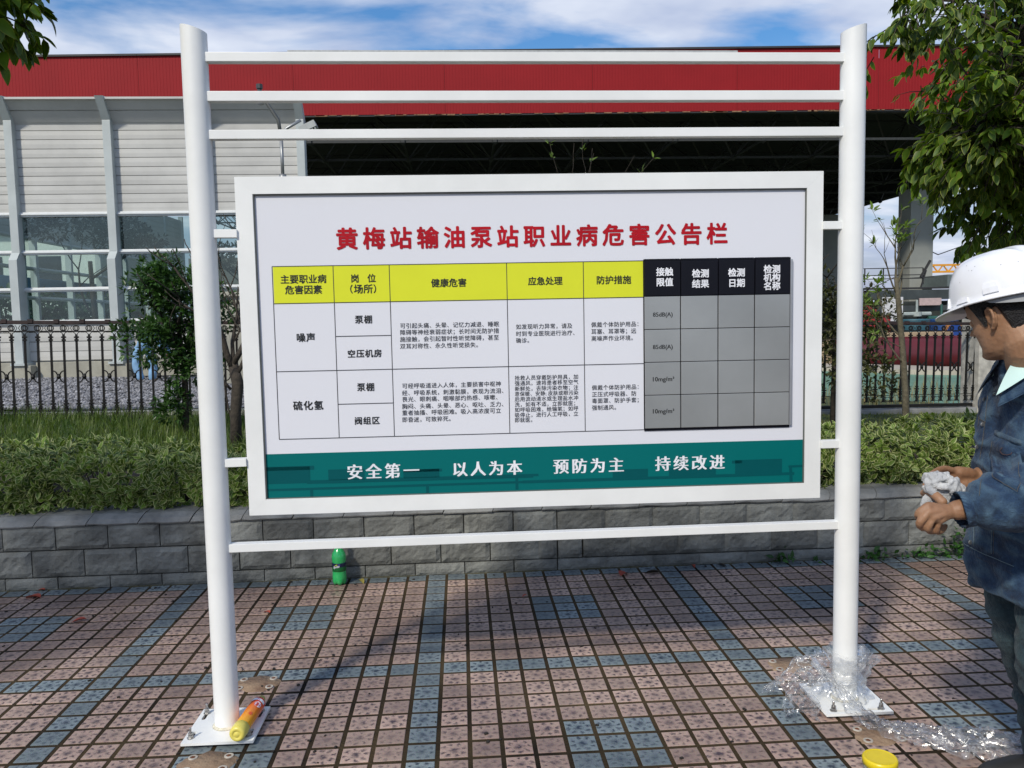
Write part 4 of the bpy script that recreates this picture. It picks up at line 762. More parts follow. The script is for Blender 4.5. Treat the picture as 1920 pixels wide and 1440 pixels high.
for i in range(nx):
    for j in range(ny):
        x, y = x0_+i*st, y0_+j*st; lo = (x, y, 7.35); 
        sf.lathe([(0, -.13), (.12, -.05), (.12, .05), (0, .13)], 6, lo)
        if i < nx-1: sf.tube([lo, (x+st, y, 7.35)], .055, 4, cap=False)
        if j < ny-1: sf.tube([lo, (x, y+st, 7.35)], .045, 4, cap=False)
        for sx in (-1, 1):
            for sy in (-1, 1):
                if abs(y+sy*st/2) < 40 and y+sy*st/2 > 0: sf.tube([lo, (x+sx*st/2, y+sy*st/2, 9.0)], .035, 3, cap=False)
        if i < nx-1: sf.tube([(x+st/2, y+st/2, 9.0), (x+st*1.5, y+st/2, 9.0)], .04, 3, cap=False)
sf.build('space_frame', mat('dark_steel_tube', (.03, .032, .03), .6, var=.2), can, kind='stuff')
rs = MB()
for k in range(70):
    x = -4.6+random.random()*24; l = random.uniform(.05, .4); rs.box((x, .0, fz(x)[0]-.015-random.random()*.03), (x+l, .018, fz(x)[0]+.003))
rs.build('rusty_edge', mat('rust', (.22, .13, .07), .9, var=.5, scale=8), can, kind='stuff')
m_colc = mat('column_concrete', (.30, .31, .28), .85, var=.12, scale=.7)
for (x0, y0, wd, dp, zt) in ((17.72, 4.0, .92, .92, 6.25), (20.6, 18, .9, .9, 7.0), (-2.0, 18, .9, .9, 7.0), (-13.8, 18, .9, .9, 7)):
    b_ = MB(); b_.cbox((x0, y0, -.3), (x0+wd, y0+dp, zt), .03); b_.build('column', m_colc, can)
b_ = MB(); b_.box((18.38, 4.3, 6.25), (18.50, 4.42, 7.35)); b_.build('stub_post', m_fdark, can)
# lower dark roof further back on the right
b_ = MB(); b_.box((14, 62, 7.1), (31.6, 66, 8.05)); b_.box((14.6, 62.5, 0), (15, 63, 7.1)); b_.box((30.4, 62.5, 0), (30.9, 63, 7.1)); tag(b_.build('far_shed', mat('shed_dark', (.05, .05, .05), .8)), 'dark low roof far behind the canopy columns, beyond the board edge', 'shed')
# ---- pale block wall behind the bare tree
cw = thing('block_wall', 'pale mottled concrete wall end behind the leafless tree, left of the board', 'wall', (-3.75, 9.0, 0))
b_ = MB(); b_.cbox((0, 0, .2), (4.6, .25, 1.98), .02); b_.build('wall_panel', m_conc, cw); b_ = MB(); b_.cbox((-.05, -.06, 1.98), (4.65, .31, 2.06), .015); b_.build('coping', m_conc, cw)
# ---- camera mast
m_pole = mat('galvanised_pole', (.33, .34, .34), .45, metal=.6, var=.15)
ml = thing('camera_mast', 'thin galvanised mast with camera arm and floodlight in front of the grey barrier', 'mast', (-2.21, 7.0, .4))
b_ = MB(); b_.tube([(0, 0, 0), (0, 0, 3.15)], .035, 8); b_.tube([(0, 0, 3.15), (0, 0, 3.72)], .024, 8); b_.lathe([(.05, 3.12), (.05, 3.2)], 10); b_.build('pole', m_pole, ml, smooth=True)
b_ = MB(); b_.tube([(0, 0, 3.70), (-.03, 0, 3.95), (-.20, 0, 4.22), (-.24, 0, 4.25)], .026, 7); b_.build('camera_arm', mat('dark_arm', (.08, .085, .08), .5), ml, smooth=True)
b_ = MB(); b_.tube([(0, 0, 3.72), (.08, 0, 3.84), (.28, 0, 3.95)], .022, 7); b_.build('lamp_arm', m_pole, ml, smooth=True)
b_ = MB(); b_.lathe([(0, -.07), (.045, -.055), (.065, -.01), (.065, .03), (.03, .05), (0, .05)], 14, (-.27, 0, 4.22)); b_.build('camera_dome', mat('camera_shell', (.5, .5, .5), .3), ml, smooth=True)
b_ = MB(); b_.lathe([(.0, .0), (.03, .0), (.03, .10), (0, .10)], 10, (-.27, 0, 4.28)); b_.lathe([(0, 0), (.045, .0), (.045, .06), (0, .07)], 10, (-.27, 0, 4.38)); b_.build('sensor', mat('sensor_dark', (.05, .05, .05), .4), ml)
Mx = Matrix.Rotation(R(-25), 4, 'Y'); b_ = MB(); b_.box((-.10, -.10, -.05), (.14, .1, .04), 0, Matrix.Translation((.36, 0, 3.84)) @ Mx)
for k in range(6): b_.box((-.10+.04*k, -.09, -.085), (-.085+.04*k, .09, -.05), 0, Matrix.Translation((.36, 0, 3.84)) @ Mx)
b_.build('floodlight', mat('flood_alloy', (.38, .4, .38), .5, metal=.4), ml)
# ---- things behind the fence on the right
b_ = MB(); cen = (6.0, 17.5)
def kerbpt(u): 
    pts = [(3.0, 15.8), (7.5, 15.6), (9.4, 14.0), (10.3, 12.6), (12.0, 11.6), (14.5, 11.2), (18, 11.2)]; f_ = u*(len(pts)-1); i = min(int(f_), len(pts)-2); q = f_-i
    return Vector((pts[i][0]*(1-q)+pts[i+1][0]*q, pts[i][1]*(1-q)+pts[i+1][1]*q, 0))
vs = []; nn = 60
for k in range(nn):
    p = kerbpt(k/(nn-1)); d = (kerbpt(min(1, k/(nn-1)+.02))-kerbpt(max(0, k/(nn-1)-.02))).normalized(); nn_ = Vector((-d.y, d.x, 0))
    for off, z in ((0, .08), (0, .22), (.25, .22), (.25, .16), (2.2, .17)): q = p+nn_*off; vs.append((q.x, q.y, z))
b_.add(vs, [(5*i+j, 5*i+5+j, 5*i+6+j, 5*i+1+j) for i in range(nn-1) for j in range(4)]); b_.build('pond_kerb', mat('pale_concrete', (.40, .36, .29), .85, var=.2, scale=2), kind='structure')
b_ = MB(); b_.add([(1.5, 6.8, .11), (20, 6.8, .11), (20, 11.2, .115), (12, 11.6, .115), (9.4, 14, .115), (7.5, 15.6, .115), (1.5, 15.8, .11)], [tuple(range(7))]); b_.build('painted_basin_floor', mat('faded_green_paint', (.13, .25, .175), .6, var=.2, scale=.9, detail=8), kind='structure')
pp = MB(); pp.tube([(10.6, 17.2, .32), (11.1, 17.0, .32), (14.6, 16.8, .32), (16, 17.2, .32), (18.5, 18.0, .32)], [.44, .50, .52, .52, .52], 28)
tag(pp.build('red_tank', mat('dark_red_paint', (.10, .014, .018), .38, var=.2, scale=2), smooth=True), 'long dark red cylindrical tank lying behind the iron fence', 'tank')
b_ = MB(); b_.cbox((9.5, 17.8, .0), (14.4, 18.2, .92), .03); tag(b_.build('low_wall', mat('tan_concrete', (.36, .27, .17), .9, var=.2, scale=2)), 'low tan wall between the red tank and the soil heap', 'wall')
b_ = MB()
def heap(u, v):
    x = -4+8*u; y = -3+6*v; r_ = math.sqrt((x/4)**2+(y/3)**2); h = max(0, 1-r_)**.8*2.0; return (x, y, h*(1+.25*fbm(x, y, s=1.5))+.08*fbm(x, y, s=6))
b_.grid(heap, 60, 45); hp_ = b_.build('soil_heap', mat('orange_clay', (.38, .16, .045), .95, var=.5, scale=3, col2=(.22, .10, .04), bump=1, bscale=12), smooth=True); hp_.location = (16.9, 20.9, -.15); hp_.scale = (.72, .5, .68); tag(hp_, 'heap of orange clay soil behind the red tank', 'soil heap')
def vat(name, label, x, y, r_, h, col, z0=.1):
    t_ = thing(name, label, 'tank', (x, y, z0)); b_ = MB(); b_.lathe([(r_, 0), (r_, h), (r_*.97, h+.04)], 24); b_.build('shell', mat(name+'_paint', col, .5, var=.15, scale=2), t_, smooth=True)
    b_ = MB()
    for z in (h*.3, h*.65, h*.98): b_.lathe([(r_+.0, z-.03), (r_+.03, z-.03), (r_+.03, z+.03), (r_, z+.03)], 24)
    b_.build('hoop', mat(name+'_hoop', tuple(c*.8 for c in col), .5), t_); return t_
vat('blue_drum', 'dull teal blue drum behind the fence, right of the sapling trunk', 14.75, 20.5, .45, 1.18, (.03, .10, .13), .05)
vat('blue_drum', 'brighter blue drum partly behind the orange soil', 16.7, 22.1, .45, 1.15, (.015, .06, .20), .05)
b_ = MB(); b_.add([(0, 0, 0), (.7, 0, 0), (.55, 0, .9), (0, .6, 0), (.7, .6, 0), (.55, .6, .9)], [(0, 1, 2), (3, 5, 4), (0, 2, 5, 3), (1, 4, 5, 2), (0, 3, 4, 1)]); o_ = b_.build('blue_tarp_fold', mat('blue_tarp', (.015, .06, .26), .6)); o_.location = (14.75, 18.7, .55); o_.scale = (.75, .75, .6); tag(o_, 'blue wedge of tarpaulin leaning on the orange soil', 'tarpaulin')
# dark gantry with rails behind
gt = thing('steel_gantry', 'dark grey steel platform with thin rails crossing behind the bare sapling', 'gantry', (0, 24, 0))
m_gd = mat('gantry_dark', (.045, .055, .055), .6, var=.3, scale=2)
b_ = MB(); b_.cbox((13.2, 0, 1.95), (23.5, .5, 2.30), .02); b_.cbox((13.0, -.3, 1.52), (23.2, .2, 1.72), .02); b_.box((13.2, 1.5, .2), (23, 1.8, 1.9)); b_.build('deck_and_backdrop', m_gd, gt)  # deck beams; the last box is a dark backdrop added to darken the gap below
b_ = MB(); b_.box((13.2, -.02, 2.33), (23.5, .3, 2.39)); b_.build('deck_edge', m_fdark, gt)
for x in (13.6, 15.4, 17.0, 18.9, 20.8, 22.6):
    b_ = MB(); b_.box((x, .1, -.2), (x+.12, .22, 1.95)); b_.build('leg', m_gd, gt)
b_ = MB()
for z in (3.1, 2.85, 2.72): b_.tube([(14.3, .2, z), (17.2, .2, z)], .022, 4)
for x in (14.3, 15.0, 15.7, 16.4, 17.2): b_.tube([(x, .2, 2.5), (x, .2, 3.1)], .025, 4)
b_.tube([(17.0, .0, 2.75), (17.35, 0, 3.35)], .05, 5); b_.tube([(16.6, 0, 2.72), (17.5, 0, 2.76)], .025, 4); b_.tube([(17.0, 0, 2.35), (17.2, 0, 3.0)], .03, 4)
b_.build('railing', m_fdark, gt)
b_ = MB(); b_.cbox((16.7, -.5, 1.72), (17.5, -.42, 1.98), .01); b_.build('pink_notice', mat('pinkish_sheet', (.5, .38, .36), .5), gt)
b_ = MB(); b_.cbox((18.2, .3, 2.4), (22.5, 2, 2.85), .03); b_.build('machine_housing', mat('grey_green_housing', (.12, .15, .15), .6), gt)
for k, (x, z, r_) in enumerate(((16.3, 1.42, .16), (17.2, 1.25, .2), (17.8, 1.4, .15))):
    b_ = MB(); b_.tube([(x-.5, -1, z), (x+.5, -1, z)], r_*.5, 8); b_.lathe([(r_, -.08), (r_, .08)], 12, (x, -1, z)); b_.tube([(x, -1, z), (x, -1, z+.5)], .04, 6); b_.build('valve', mat('valve_paint%d' % k, ((.35, .40, .38), (.03, .10, .08), (.3, .33, .33))[k], .5), gt)
# crane
crn = thing('crane', 'small orange crane jib far away just left of the helmet', 'crane', (37.6, 60, -1.3)); b_ = MB()
for z in (0, .55): b_.tube([(0, 0, 6.0+z), (8, 0, 6.0+z)], .11, 4)
for k in range(9): b_.tube([(k*.9, 0, 6.0), (k*.9+.45, 0, 6.55), (k*.9+.9, 0, 6.0)], .07, 4)
b_.build('jib', mat('orange_paint', (.75, .33, .02), .5), crn); b_ = MB(); b_.box((5.4, -.5, 0), (6.4, .5, 7.3)); b_.build('tower', bpy.data.materials['orange_paint'], crn)
b_ = MB(); b_.tube([(0, 0, 8.2), (1.8, 0, 7.4), (6, 0, 8.8)], .05, 4); b_.build('stay_cable', m_fdark, crn)
for k, (x, y, h, wd) in enumerate(((33, 44, 5.2, 3.4), (44, 60, 5, 5), (20, 62, 4.5, 5), (28, 70, 5, 6), (8, 66, 4.6, 6), (52, 48, 5.4, 5))):
    small_tree('distant_tree', ['distant green tree beside the orange crane', 'distant tree right of the crane behind the worker', 'distant tree low under the canopy edge', 'distant tree behind the concrete column', 'distant tree behind the board', 'distant tree far right behind the worker'][k], (x, y, -.3), h, [(0, 0, h*.7, 2, wd*.5, h*.32), (wd*.3, 0, h*.5, 1, wd*.35, h*.25), (-wd*.3, 0, h*.5, 1, wd*.35, h*.25)], 2400, .42, m_dleaf, 70+k, .15)
# red clutter
b_ = MB(); b_.cbox((0, 0, 0), (1.1, .8, 1.3), .05); b_.cbox((.2, -.1, 1.3), (.6, .5, 1.7), .05); o_ = b_.build('red_pump', mat('red_paint', (.33, .03, .03), .5)); o_.location = (12.3, 19.4, .1); tag(o_, 'red pump housing half hidden behind the sapling trunk', 'pump')
b_ = MB(); b_.cbox((0, 0, 0), (.7, .05, .8), .01); b_.build('notice_sheet', mat('white_sheet', (.6, .6, .6), .6), gt).location = (14.2, -2.6, 1.2)
# hidden yard building masses so the view below the canopy is closed
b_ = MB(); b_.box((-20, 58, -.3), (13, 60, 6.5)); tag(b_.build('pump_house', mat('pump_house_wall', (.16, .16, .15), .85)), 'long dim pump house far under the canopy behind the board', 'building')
# ================================================================== IRON FENCE
m_iron = mat('black_iron', (.010, .009, .008), .5, var=.4, scale=30, spec=.3); m_railr = mat('rusty_brown_rail', (.028, .015, .013), .6, var=.4, scale=12)
fx0, fy0, fz0 = -6.9, 3.70, .562; fx1, fy1, fz1 = 7.12, 5.75, .262
FL = math.hypot(fx1-fx0, fy1-fy0); rzf = math.atan2(fy1-fy0, fx1-fx0); slope = (fz1-fz0)/FL
fence = thing('iron_fence', 'black ornamental iron fence with scrolled panels on a low plinth behind the hedge', 'fence', (fx0, fy0, fz0), rzf); fence.rotation_euler = (0, math.atan2(-slope, 1), rzf)
FM = .25; nm_ = int(FL/FM)
b_ = MB(); b_.box((-.0105, -.009, .04), (.0105, .009, .95))
for z, r_ in ((.17, .017), (.20, .021), (.23, .015), (.88, .017), (.91, .020)): b_.box((-r_, -r_, z), (r_, r_, z+.018))
bar_m = b_.mesh('fence_bar', m_iron)
def ring(b_, cx_, cz, rx, rz_, n=10, r_=.0062, a0=0, a1=2*math.pi):
    b_.tube([(cx_+rx*math.cos(a0+(a1-a0)*k/n), 0, cz+rz_*math.sin(a0+(a1-a0)*k/n)) for k in range(n+1)], r_, 4, cap=False)
tb = MB(); h_ = FM/4
for s in (-1, 1):
    ring(tb, s*h_, 1.015, .030, .030); ring(tb, s*h_, 1.015, .013, .025, 8, .0055)
    tb.tube([(s*.10, 0, 1.045), (s*.118, 0, 1.015), (s*.10, 0, .985)], .004, 4)
ring(tb, 0, .93, h_, .05, 8, .0045, 0, math.pi); ring(tb, 2*h_, .93, h_, .05, 8, .0045, 0, math.pi); tb.tube([(-.02, 0, .978), (.02, 0, .978)], .010, 5); tb.tube([(2*h_-.02, 0, .978), (2*h_+.02, 0, .978)], .010, 5)
top_m = tb.mesh('top_scroll', m_iron)
mb2 = MB(); ring(mb2, -.055, .50, .045, .062, 8, .008, -math.pi/2, math.pi/2); ring(mb2, .055, .50, .045, .062, 8, .008, math.pi/2, 3*math.pi/2)
mb2.lathe([(0, -.03), (.018, -.015), (.023, 0), (.016, .02), (0, .035)], 6, (0, 0, .50)); mid_m = mb2.mesh('heart_scroll', m_iron)
bb = MB(); 
for s in (-1, 1):
    ring(bb, s*h_, .150, .020, .022); bb.tube([(s*.095, 0, .115), (s*.03, 0, .035)], .005, 4); bb.tube([(s*.095, 0, .035), (s*.03, 0, .115)], .005, 4)
ring(bb, 0, .075, .045, .032, 6, .005); bot_m = bb.mesh('base_scroll', m_iron)
for k in range(nm_+1):
    x = (k+.5)*FM
    if x > FL: break
    for s in (-1, 1): link('fence_bar', bar_m, fence, loc=(x+s*h_, 0, 0))
    link('top_scroll', top_m, fence, loc=(x, 0, 0)); link('base_scroll', bot_m, fence, loc=(x, 0, 0)); link('heart_scroll', mid_m, fence, loc=(x, 0, 0))
b_ = MB(); b_.cbox((0, -.014, 1.055), (FL, .014, 1.095), .006)
for k in range(nm_): b_.cbox((k*FM+.10, -.022, 1.065), (k*FM+.15, .022, 1.108), .004)
b_.build('top_rail', m_railr, fence)
b_ = MB(); b_.box((0, -.008, .975), (FL, .008, .987)); b_.box((0, -.006, .126), (FL, .006, .134)); b_.box((0, -.02, -.035), (FL, .02, .005)); b_.build('bottom_rail', m_iron, fence)
b_ = MB(); b_.cbox((0, -.10, -.30), (FL, .10, -.05), .01); b_.build('plinth', mat('fence_plinth', (.22, .22, .21), .9, var=.4, scale=3), fence)
gp = thing('stone_gatepost', 'pale mottled stone pillar at the right end of the iron fence', 'pillar', (7.36, 5.85, .2)); b_ = MB(); b_.cbox((-.22, -.2, -.3), (.22, .2, 1.30), .015); b_.build('shaft', mat('pale_granite', (.42, .40, .35), .8, var=.35, scale=9, detail=8), gp); b_ = MB(); b_.cbox((-.27, -.25, 1.30), (.27, .25, 1.38), .02); b_.build('cap', bpy.data.materials['pale_granite'], gp)
# ================================================================== WORKER
random.seed(91)
PB = Vector((1.90, -2.55, 0))
person = thing('person', 'worker in white hard hat and blue denim jacket wiping hands on a rag', 'person', PB)
def vremesh(b_, voxel, smooth_it=4, name='tmp', disp=None):
    """join overlapping closed shapes into one continuous skin"""
    me = b_.mesh(name, [], True); o = bpy.data.objects.new('tmp', me); COL.objects.link(o)
    md = o.modifiers.new('r', 'REMESH'); md.mode = 'VOXEL'; md.voxel_size = voxel; md.use_smooth_shade = True
    ms_ = o.modifiers.new('s', 'SMOOTH'); ms_.iterations = smooth_it; ms_.factor = .5
    dg = bpy.context.evaluated_depsgraph_get(); dg.update(); r_ = bpy.data.meshes.new_from_object(o.evaluated_get(dg)); bpy.data.objects.remove(o)
    n = len(r_.vertices); co = np.empty(n*3); r_.vertices.foreach_get('co', co); co = co.reshape(-1, 3)
    if disp:
        no = np.empty(n*3); r_.vertices.foreach_get('normal', no); no = no.reshape(-1, 3); d = np.array([disp(Vector(p)) for p in co]); co = co+no*d[:, None]
    r_.vertices.foreach_set('co', (co-np.array(PB)).astype(np.float32).ravel()); r_.polygons.foreach_set('use_smooth', np.ones(len(r_.polygons), dtype=bool)); r_.update(); return r_
def J(a, c): return (1.583+(a-1829)*.00137, 1.113-(c-870)*.00135)
def chain(b_, pts, rad, n=12, sub=4, flat=None):
    P_ = [Vector(p) for p in pts]; out_ = []; rr = []
    for i in range(len(P_)-1):
        p0 = P_[max(i-1, 0)]; p1 = P_[i]; p2 = P_[i+1]; p3 = P_[min(i+2, len(P_)-1)]
        for k in range(sub):
            t_ = k/sub; out_.append(.5*((2*p1)+(-p0+p2)*t_+(2*p0-5*p1+4*p2-p3)*t_*t_+(-p0+3*p1-3*p2+p3)*t_**3)); rr.append(rad[i]*(1-t_)+rad[i+1]*t_)
    out_.append(P_[-1]); rr.append(rad[-1])
    d0 = (out_[0]-out_[1]).normalized(); d1 = (out_[-1]-out_[-2]).normalized()
    out_ = [out_[0]+d0*rr[0]*.8]+[out_[0]+d0*rr[0]*.45]+out_+[out_[-1]+d1*rr[-1]*.55, out_[-1]+d1*rr[-1]*.9]; rr = [rr[0]*.3, rr[0]*.8]+rr+[rr[-1]*.78, rr[-1]*.3]
    b_.tube(out_, rr, n, flat=flat)
def ell(b_, c, r_, n=20, M=None):
    prof = [(math.sin(math.pi*k/12), -math.cos(math.pi*k/12)) for k in range(13)]; S_ = Matrix.Diagonal((r_[0], r_[1], r_[2])).to_4x4(); b_.lathe(prof, n, c, M=(M @ S_) if M is not None else S_)
# head frame: x forward, y to his left, z up
HYAW = math.radians(116); HP = math.radians(17)
fwd0 = Vector((math.cos(HYAW), math.sin(HYAW), 0)); left = Vector((-fwd0.y, fwd0.x, 0))*1.0
fwd = (fwd0*math.cos(HP)-Vector((0, 0, 1))*math.sin(HP)); up = (fwd0*math.sin(HP)+Vector((0, 0, 1))*math.cos(HP))
HC = Vector((1.760, -2.594, 1.489))
HM = Matrix(((fwd.x, left.x, up.x, HC.x), (fwd.y, left.y, up.y, HC.y), (fwd.z, left.z, up.z, HC.z), (0, 0, 0, 1)))
PROF = [(-.112, .060, -.010, .020), (-.104, .078, -.02, .040), (-.088, .084, -.035, .052), (-.068, .080, -.055, .060), (-.045, .082, -.070, .065), (-.020, .085, -.082, .069), (.005, .084, -.090, .073), (.030, .088, -.095, .076), (.055, .093, -.097, .078), (.080, .088, -.093, .076), (.102, .072, -.080, .066), (.118, .045, -.055, .045), (.126, .012, -.02, .014)]
FEAT = [(.026, 0, -.012, .0085, .012), (.014, 0, .006, .0065, .016), (.008, .011, -.018, .006, .007), (.008, -.011, -.018, .006, .007), (.0075, 0, -.040, .016, .0055), (.007, 0, -.053, .014, .006), (-.004, 0, -.0465, .016, .003), (-.005, 0, -.066, .018, .006), (.009, 0, -.092, .016, .012), (-.012, .031, .014, .012, .010), (-.012, -.031, .014, .012, .010), (.006, .03, .036, .018, .008), (.006, -.03, .036, .018, .008), (.006, .045, -.016, .014, .014), (.006, -.045, -.016, .014, .014)]
def headpt(a, z, grow=0.0):
    for i in range(len(PROF)-1):
        if PROF[i][0] <= z <= PROF[i+1][0]: break
    q = (z-PROF[i][0])/(PROF[i+1][0]-PROF[i][0]); f_, bk, wd = [PROF[i][k]*(1-q)+PROF[i+1][k]*q for k in (1, 2, 3)]; bk = -bk
    c, s = math.cos(a), math.sin(a); e = 2.25; rx = f_ if c > 0 else bk; k_ = ((abs(c)/1)**e+(abs(s))**e)**(-1/e); x = rx*c*k_; y = wd*s*k_
    if c > 0:
        for (am, y0, z0, sy, sz) in FEAT: x += am*math.exp(-((y-y0)/sy)**2-((z-z0)/sz)**2)*min(1, c*2.5)
    return Vector((x+grow*c, y+grow*s, z))
hb_ = MB(); na, nz_ = 96, 90
zs = [-.112+(.238)*(k/(nz_-1)) for k in range(nz_)]
vs = [HM @ (lambda q: Vector((q.x, q.y, q.z*(.90 if q.z < 0 else 1))))(headpt(2*math.pi*j/na, z)) for z in zs for j in range(na)]
hb_.add([tuple(v) for v in vs], [(i*na+j, i*na+(j+1) % na, (i+1)*na+(j+1) % na, (i+1)*na+j) for i in range(nz_-1) for j in range(na)]+[tuple(range(na-1, -1, -1)), tuple((nz_-1)*na+j for j in range(na))])
for s in (-1, 1):   # ears
    Mx = HM @ Matrix.Translation((-.008, s*.077, .004)) @ Matrix.Rotation(s*R(-24), 4, 'Z') @ Matrix.Rotation(R(-8), 4, 'Y')
    b2 = MB(); ell(b2, (0, 0, 0), (.015, .006, .027)); hb_.add([tuple(Mx @ Vector(v)) for v in b2.v], b2.f)
    b2 = MB(); b2.tube([(.014, s*.002, -.012), (.017, s*.006, .006), (.012, s*.010, .024), (-.002, s*.012, .031), (-.014, s*.012, .022), (-.017, s*.011, .004), (-.011, s*.009, -.014), (0, s*.006, -.027), (.010, s*.003, -.028)], [.003, .0038, .0042, .0045, .0045, .0042, .0040, .0055, .0045], 8); hb_.add([tuple(Mx @ Vector(v)) for v in b2.v], b2.f)
    b2 = MB(); b2.tube([(.010, s*.005, .014), (-.004, s*.008, .016), (-.009, s*.008, .002), (-.003, s*.007, -.012), (.008, s*.005, -.014)], .0028, 8); hb_.add([tuple(Mx @ Vector(v)) for v in b2.v], b2.f)
# neck, trunk, arms, legs (under the clothes)
chain(hb_, [HM @ Vector((-.020, 0, -.02)), HM @ Vector((-.035, 0, -.085)), (1.846, -2.590, 1.345), (1.92, -2.57, 1.25)], [.062, .060, .064, .07], 24)
chain(hb_, [(1.93, -2.56, 1.22), (1.93, -2.56, 1.1), (1.93, -2.56, .95), (1.93, -2.56, .82)], [.10, .11, .10, .10], 20)
AL = [(1.93, -2.68, 1.22), (1.93, -2.74, 1.13), (1.86, -2.78, 1.058), (1.68, -2.78, 1.022)]; AR = [(1.93, -2.40, 1.22), (1.96, -2.36, 1.04), (1.86, -2.42, 1.02)]
NH, FH = HANDS['nearhand'], HANDS['farhand']
chain(hb_, AL+[NH['wrist']], [.050, .044, .040, .034, .026], 14); chain(hb_, [AR[0], AR[1], AR[2], FH['wrist']], [.055, .042, .036, .027], 14)
chain(hb_, [(1.90, -2.64, .84), (1.89, -2.65, .50), (2.02, -2.64, .12), (1.96, -2.64, .05)], [.065, .048, .034, .03], 14); chain(hb_, [(1.93, -2.47, .84), (1.945, -2.44, .56), (2.06, -2.41, .12), (1.97, -2.41, .05)], [.065, .048, .034, .03], 14)
# hands
def hand(H, yoff, rk, palmr):
    w_ = Vector(H['wrist']); ks = [Vector(f[0]) for f in H['f']]
    for k in ks: chain(hb_, [w_*.85+k*.15, (w_+k)/2, k], [.015, palmr, palmr*.86], 12)
    for a, c in zip(ks[:-1], ks[1:]): chain(hb_, [w_*.45+a*.55, w_*.45+c*.55], [palmr*.95, palmr*.95], 10, 2); chain(hb_, [a, c], [palmr*.8, palmr*.75], 10, 2)
    for f, rr in zip(H['f'], rk): chain(hb_, f, [rr*1.12, rr*1.08, rr*.96, rr*.86], 12, 5)
    chain(hb_, H['t'], [.0135, .0125, .0108, .0092], 12, 5)
NH['t'] = [(q[0]+.004, q[1]+.035, q[2]-.004) for q in NH['t']]
hand(NH, 0, (.0092, .0095, .0089, .0078), .0120); hand(FH, 0, (.0092, .0098, .0094, .0085), .0205)
def skin_d(p): return .0007*noise.noise(p*90)+.0005*noise.noise(p*210)
bm_ = vremesh(hb_, .0032, 2, disp=skin_d)
m_skin = bpy.data.materials.new('tanned_skin'); m_skin.use_nodes = True; t = m_skin.node_tree; b = t.nodes['Principled BSDF']; g = t.nodes.new('ShaderNodeNewGeometry'); nz = t.nodes.new('ShaderNodeTexNoise'); nz.inputs['Scale'].default_value = 14; nz.inputs['Detail'].default_value = 6; t.links.new(g.outputs['Position'], nz.inputs['Vector'])
rp = t.nodes.new('ShaderNodeValToRGB'); rp.color_ramp.elements[0].position = .35; rp.color_ramp.elements[1].position = .68; rp.color_ramp.elements[0].color = (.25, .128, .066, 1); rp.color_ramp.elements[1].color = (.37, .205, .115, 1); t.links.new(nz.outputs['Fac'], rp.inputs[0])
sp = t.nodes.new('ShaderNodeSeparateXYZ'); t.links.new(g.outputs['Position'], sp.inputs[0])
t.links.new(rp.outputs[0], b.inputs['Base Color']); b.inputs['Roughness'].default_value = .56; b.inputs['Subsurface Weight'].default_value = .12; b.inputs['Subsurface Radius'].default_value = (.010, .004, .002); b.inputs['Subsurface Scale'].default_value = 1
n3 = t.nodes.new('ShaderNodeTexNoise'); n3.inputs['Scale'].default_value = 320; t.links.new(g.outputs['Position'], n3.inputs['Vector']); bp = t.nodes.new('ShaderNodeBump'); bp.inputs['Strength'].default_value = .25; bp.inputs['Distance'].default_value = .002; t.links.new(n3.outputs['Fac'], bp.inputs['Height']); t.links.new(bp.outputs[0], b.inputs['Normal'])
bm_.materials.clear(); bm_.materials.append(m_skin); body = link('body', bm_, person)
# eyes, brows, lips, nails
m_eye = mat('eye_white', (.6, .58, .55), .2); m_dark = mat('near_black_hair', (.008, .007, .007), .5, var=.3, scale=80, bump=.8, bscale=260)
for s in (-1, 1):
    b_ = MB(); c = HM @ Vector((.0700, s*.031, .014))-PB; ell(b_, c, (.0098, .0098, .0098), 16); e_ = b_.build('eye', m_eye, person, smooth=True)
    b_ = MB(); c = HM @ Vector((.0775, s*.031, .008))-PB; ell(b_, c, (.0030, .0030, .0030), 12); b_.build('iris', m_dark, e_); b_ = MB(); ell(b_, HM @ Vector((.0712, s*.031, .0135))-PB, (.0128, .0140, .0125), 16); b_.build('eyelid', m_skin, e_, smooth=True)
    b_ = MB(); b_.tube([HM @ (headpt(math.atan2(y, .085), z)+Vector((.001, 0, 0)))-PB for y, z in ((s*.012, .034), (s*.025, .038), (s*.038, .037), (s*.048, .031))], [.002, .003, .003, .0015], 6); b_.build('eyebrow', m_dark, person)
b_ = MB(); b_.tube([HM @ (headpt(math.atan2(y, .09), -.0465+abs(y)*.05)+Vector((.0006, 0, 0)))-PB for y in (-.022, -.012, 0, .012, .022)], [.0008, .0022, .0028, .0022, .0008], 8); b_.build('lips', mat('lip_colour', (.20, .07, .055), .45), person, smooth=True)
# hair: cap over the back and sides of the skull
def hairline(a):      # lowest z of the hair for an angle round the head (0 = front)
    d = abs((a+math.pi) % (2*math.pi)-math.pi); dg_ = math.degrees(d)
    if dg_ < 58: return .062
    if dg_ < 74: return .062-(dg_-58)/16*.072      # sideburn
    if dg_ < 84: return -.012
    if dg_ < 104: return .034                       # over the ear
    if dg_ < 125: return .034-(dg_-104)/21*.085
    return -.052
hb2 = MB(); na, nz_ = 120, 40; vs = []
for k in range(nz_):
    for j in range(na):
        a = 2*math.pi*j/na; z0 = hairline(a)+.003*noise.noise(Vector((math.cos(a)*30, math.sin(a)*30, 0))); z = z0+(.125-z0)*k/(nz_-1); g_r = .0035+.006*min(1, (k/6)) + .0015*noise.noise(Vector((math.cos(a)*25, math.sin(a)*25, z*60)))
        vs.append(tuple(HM @ headpt(a, min(z, .1255), g_r)-PB))
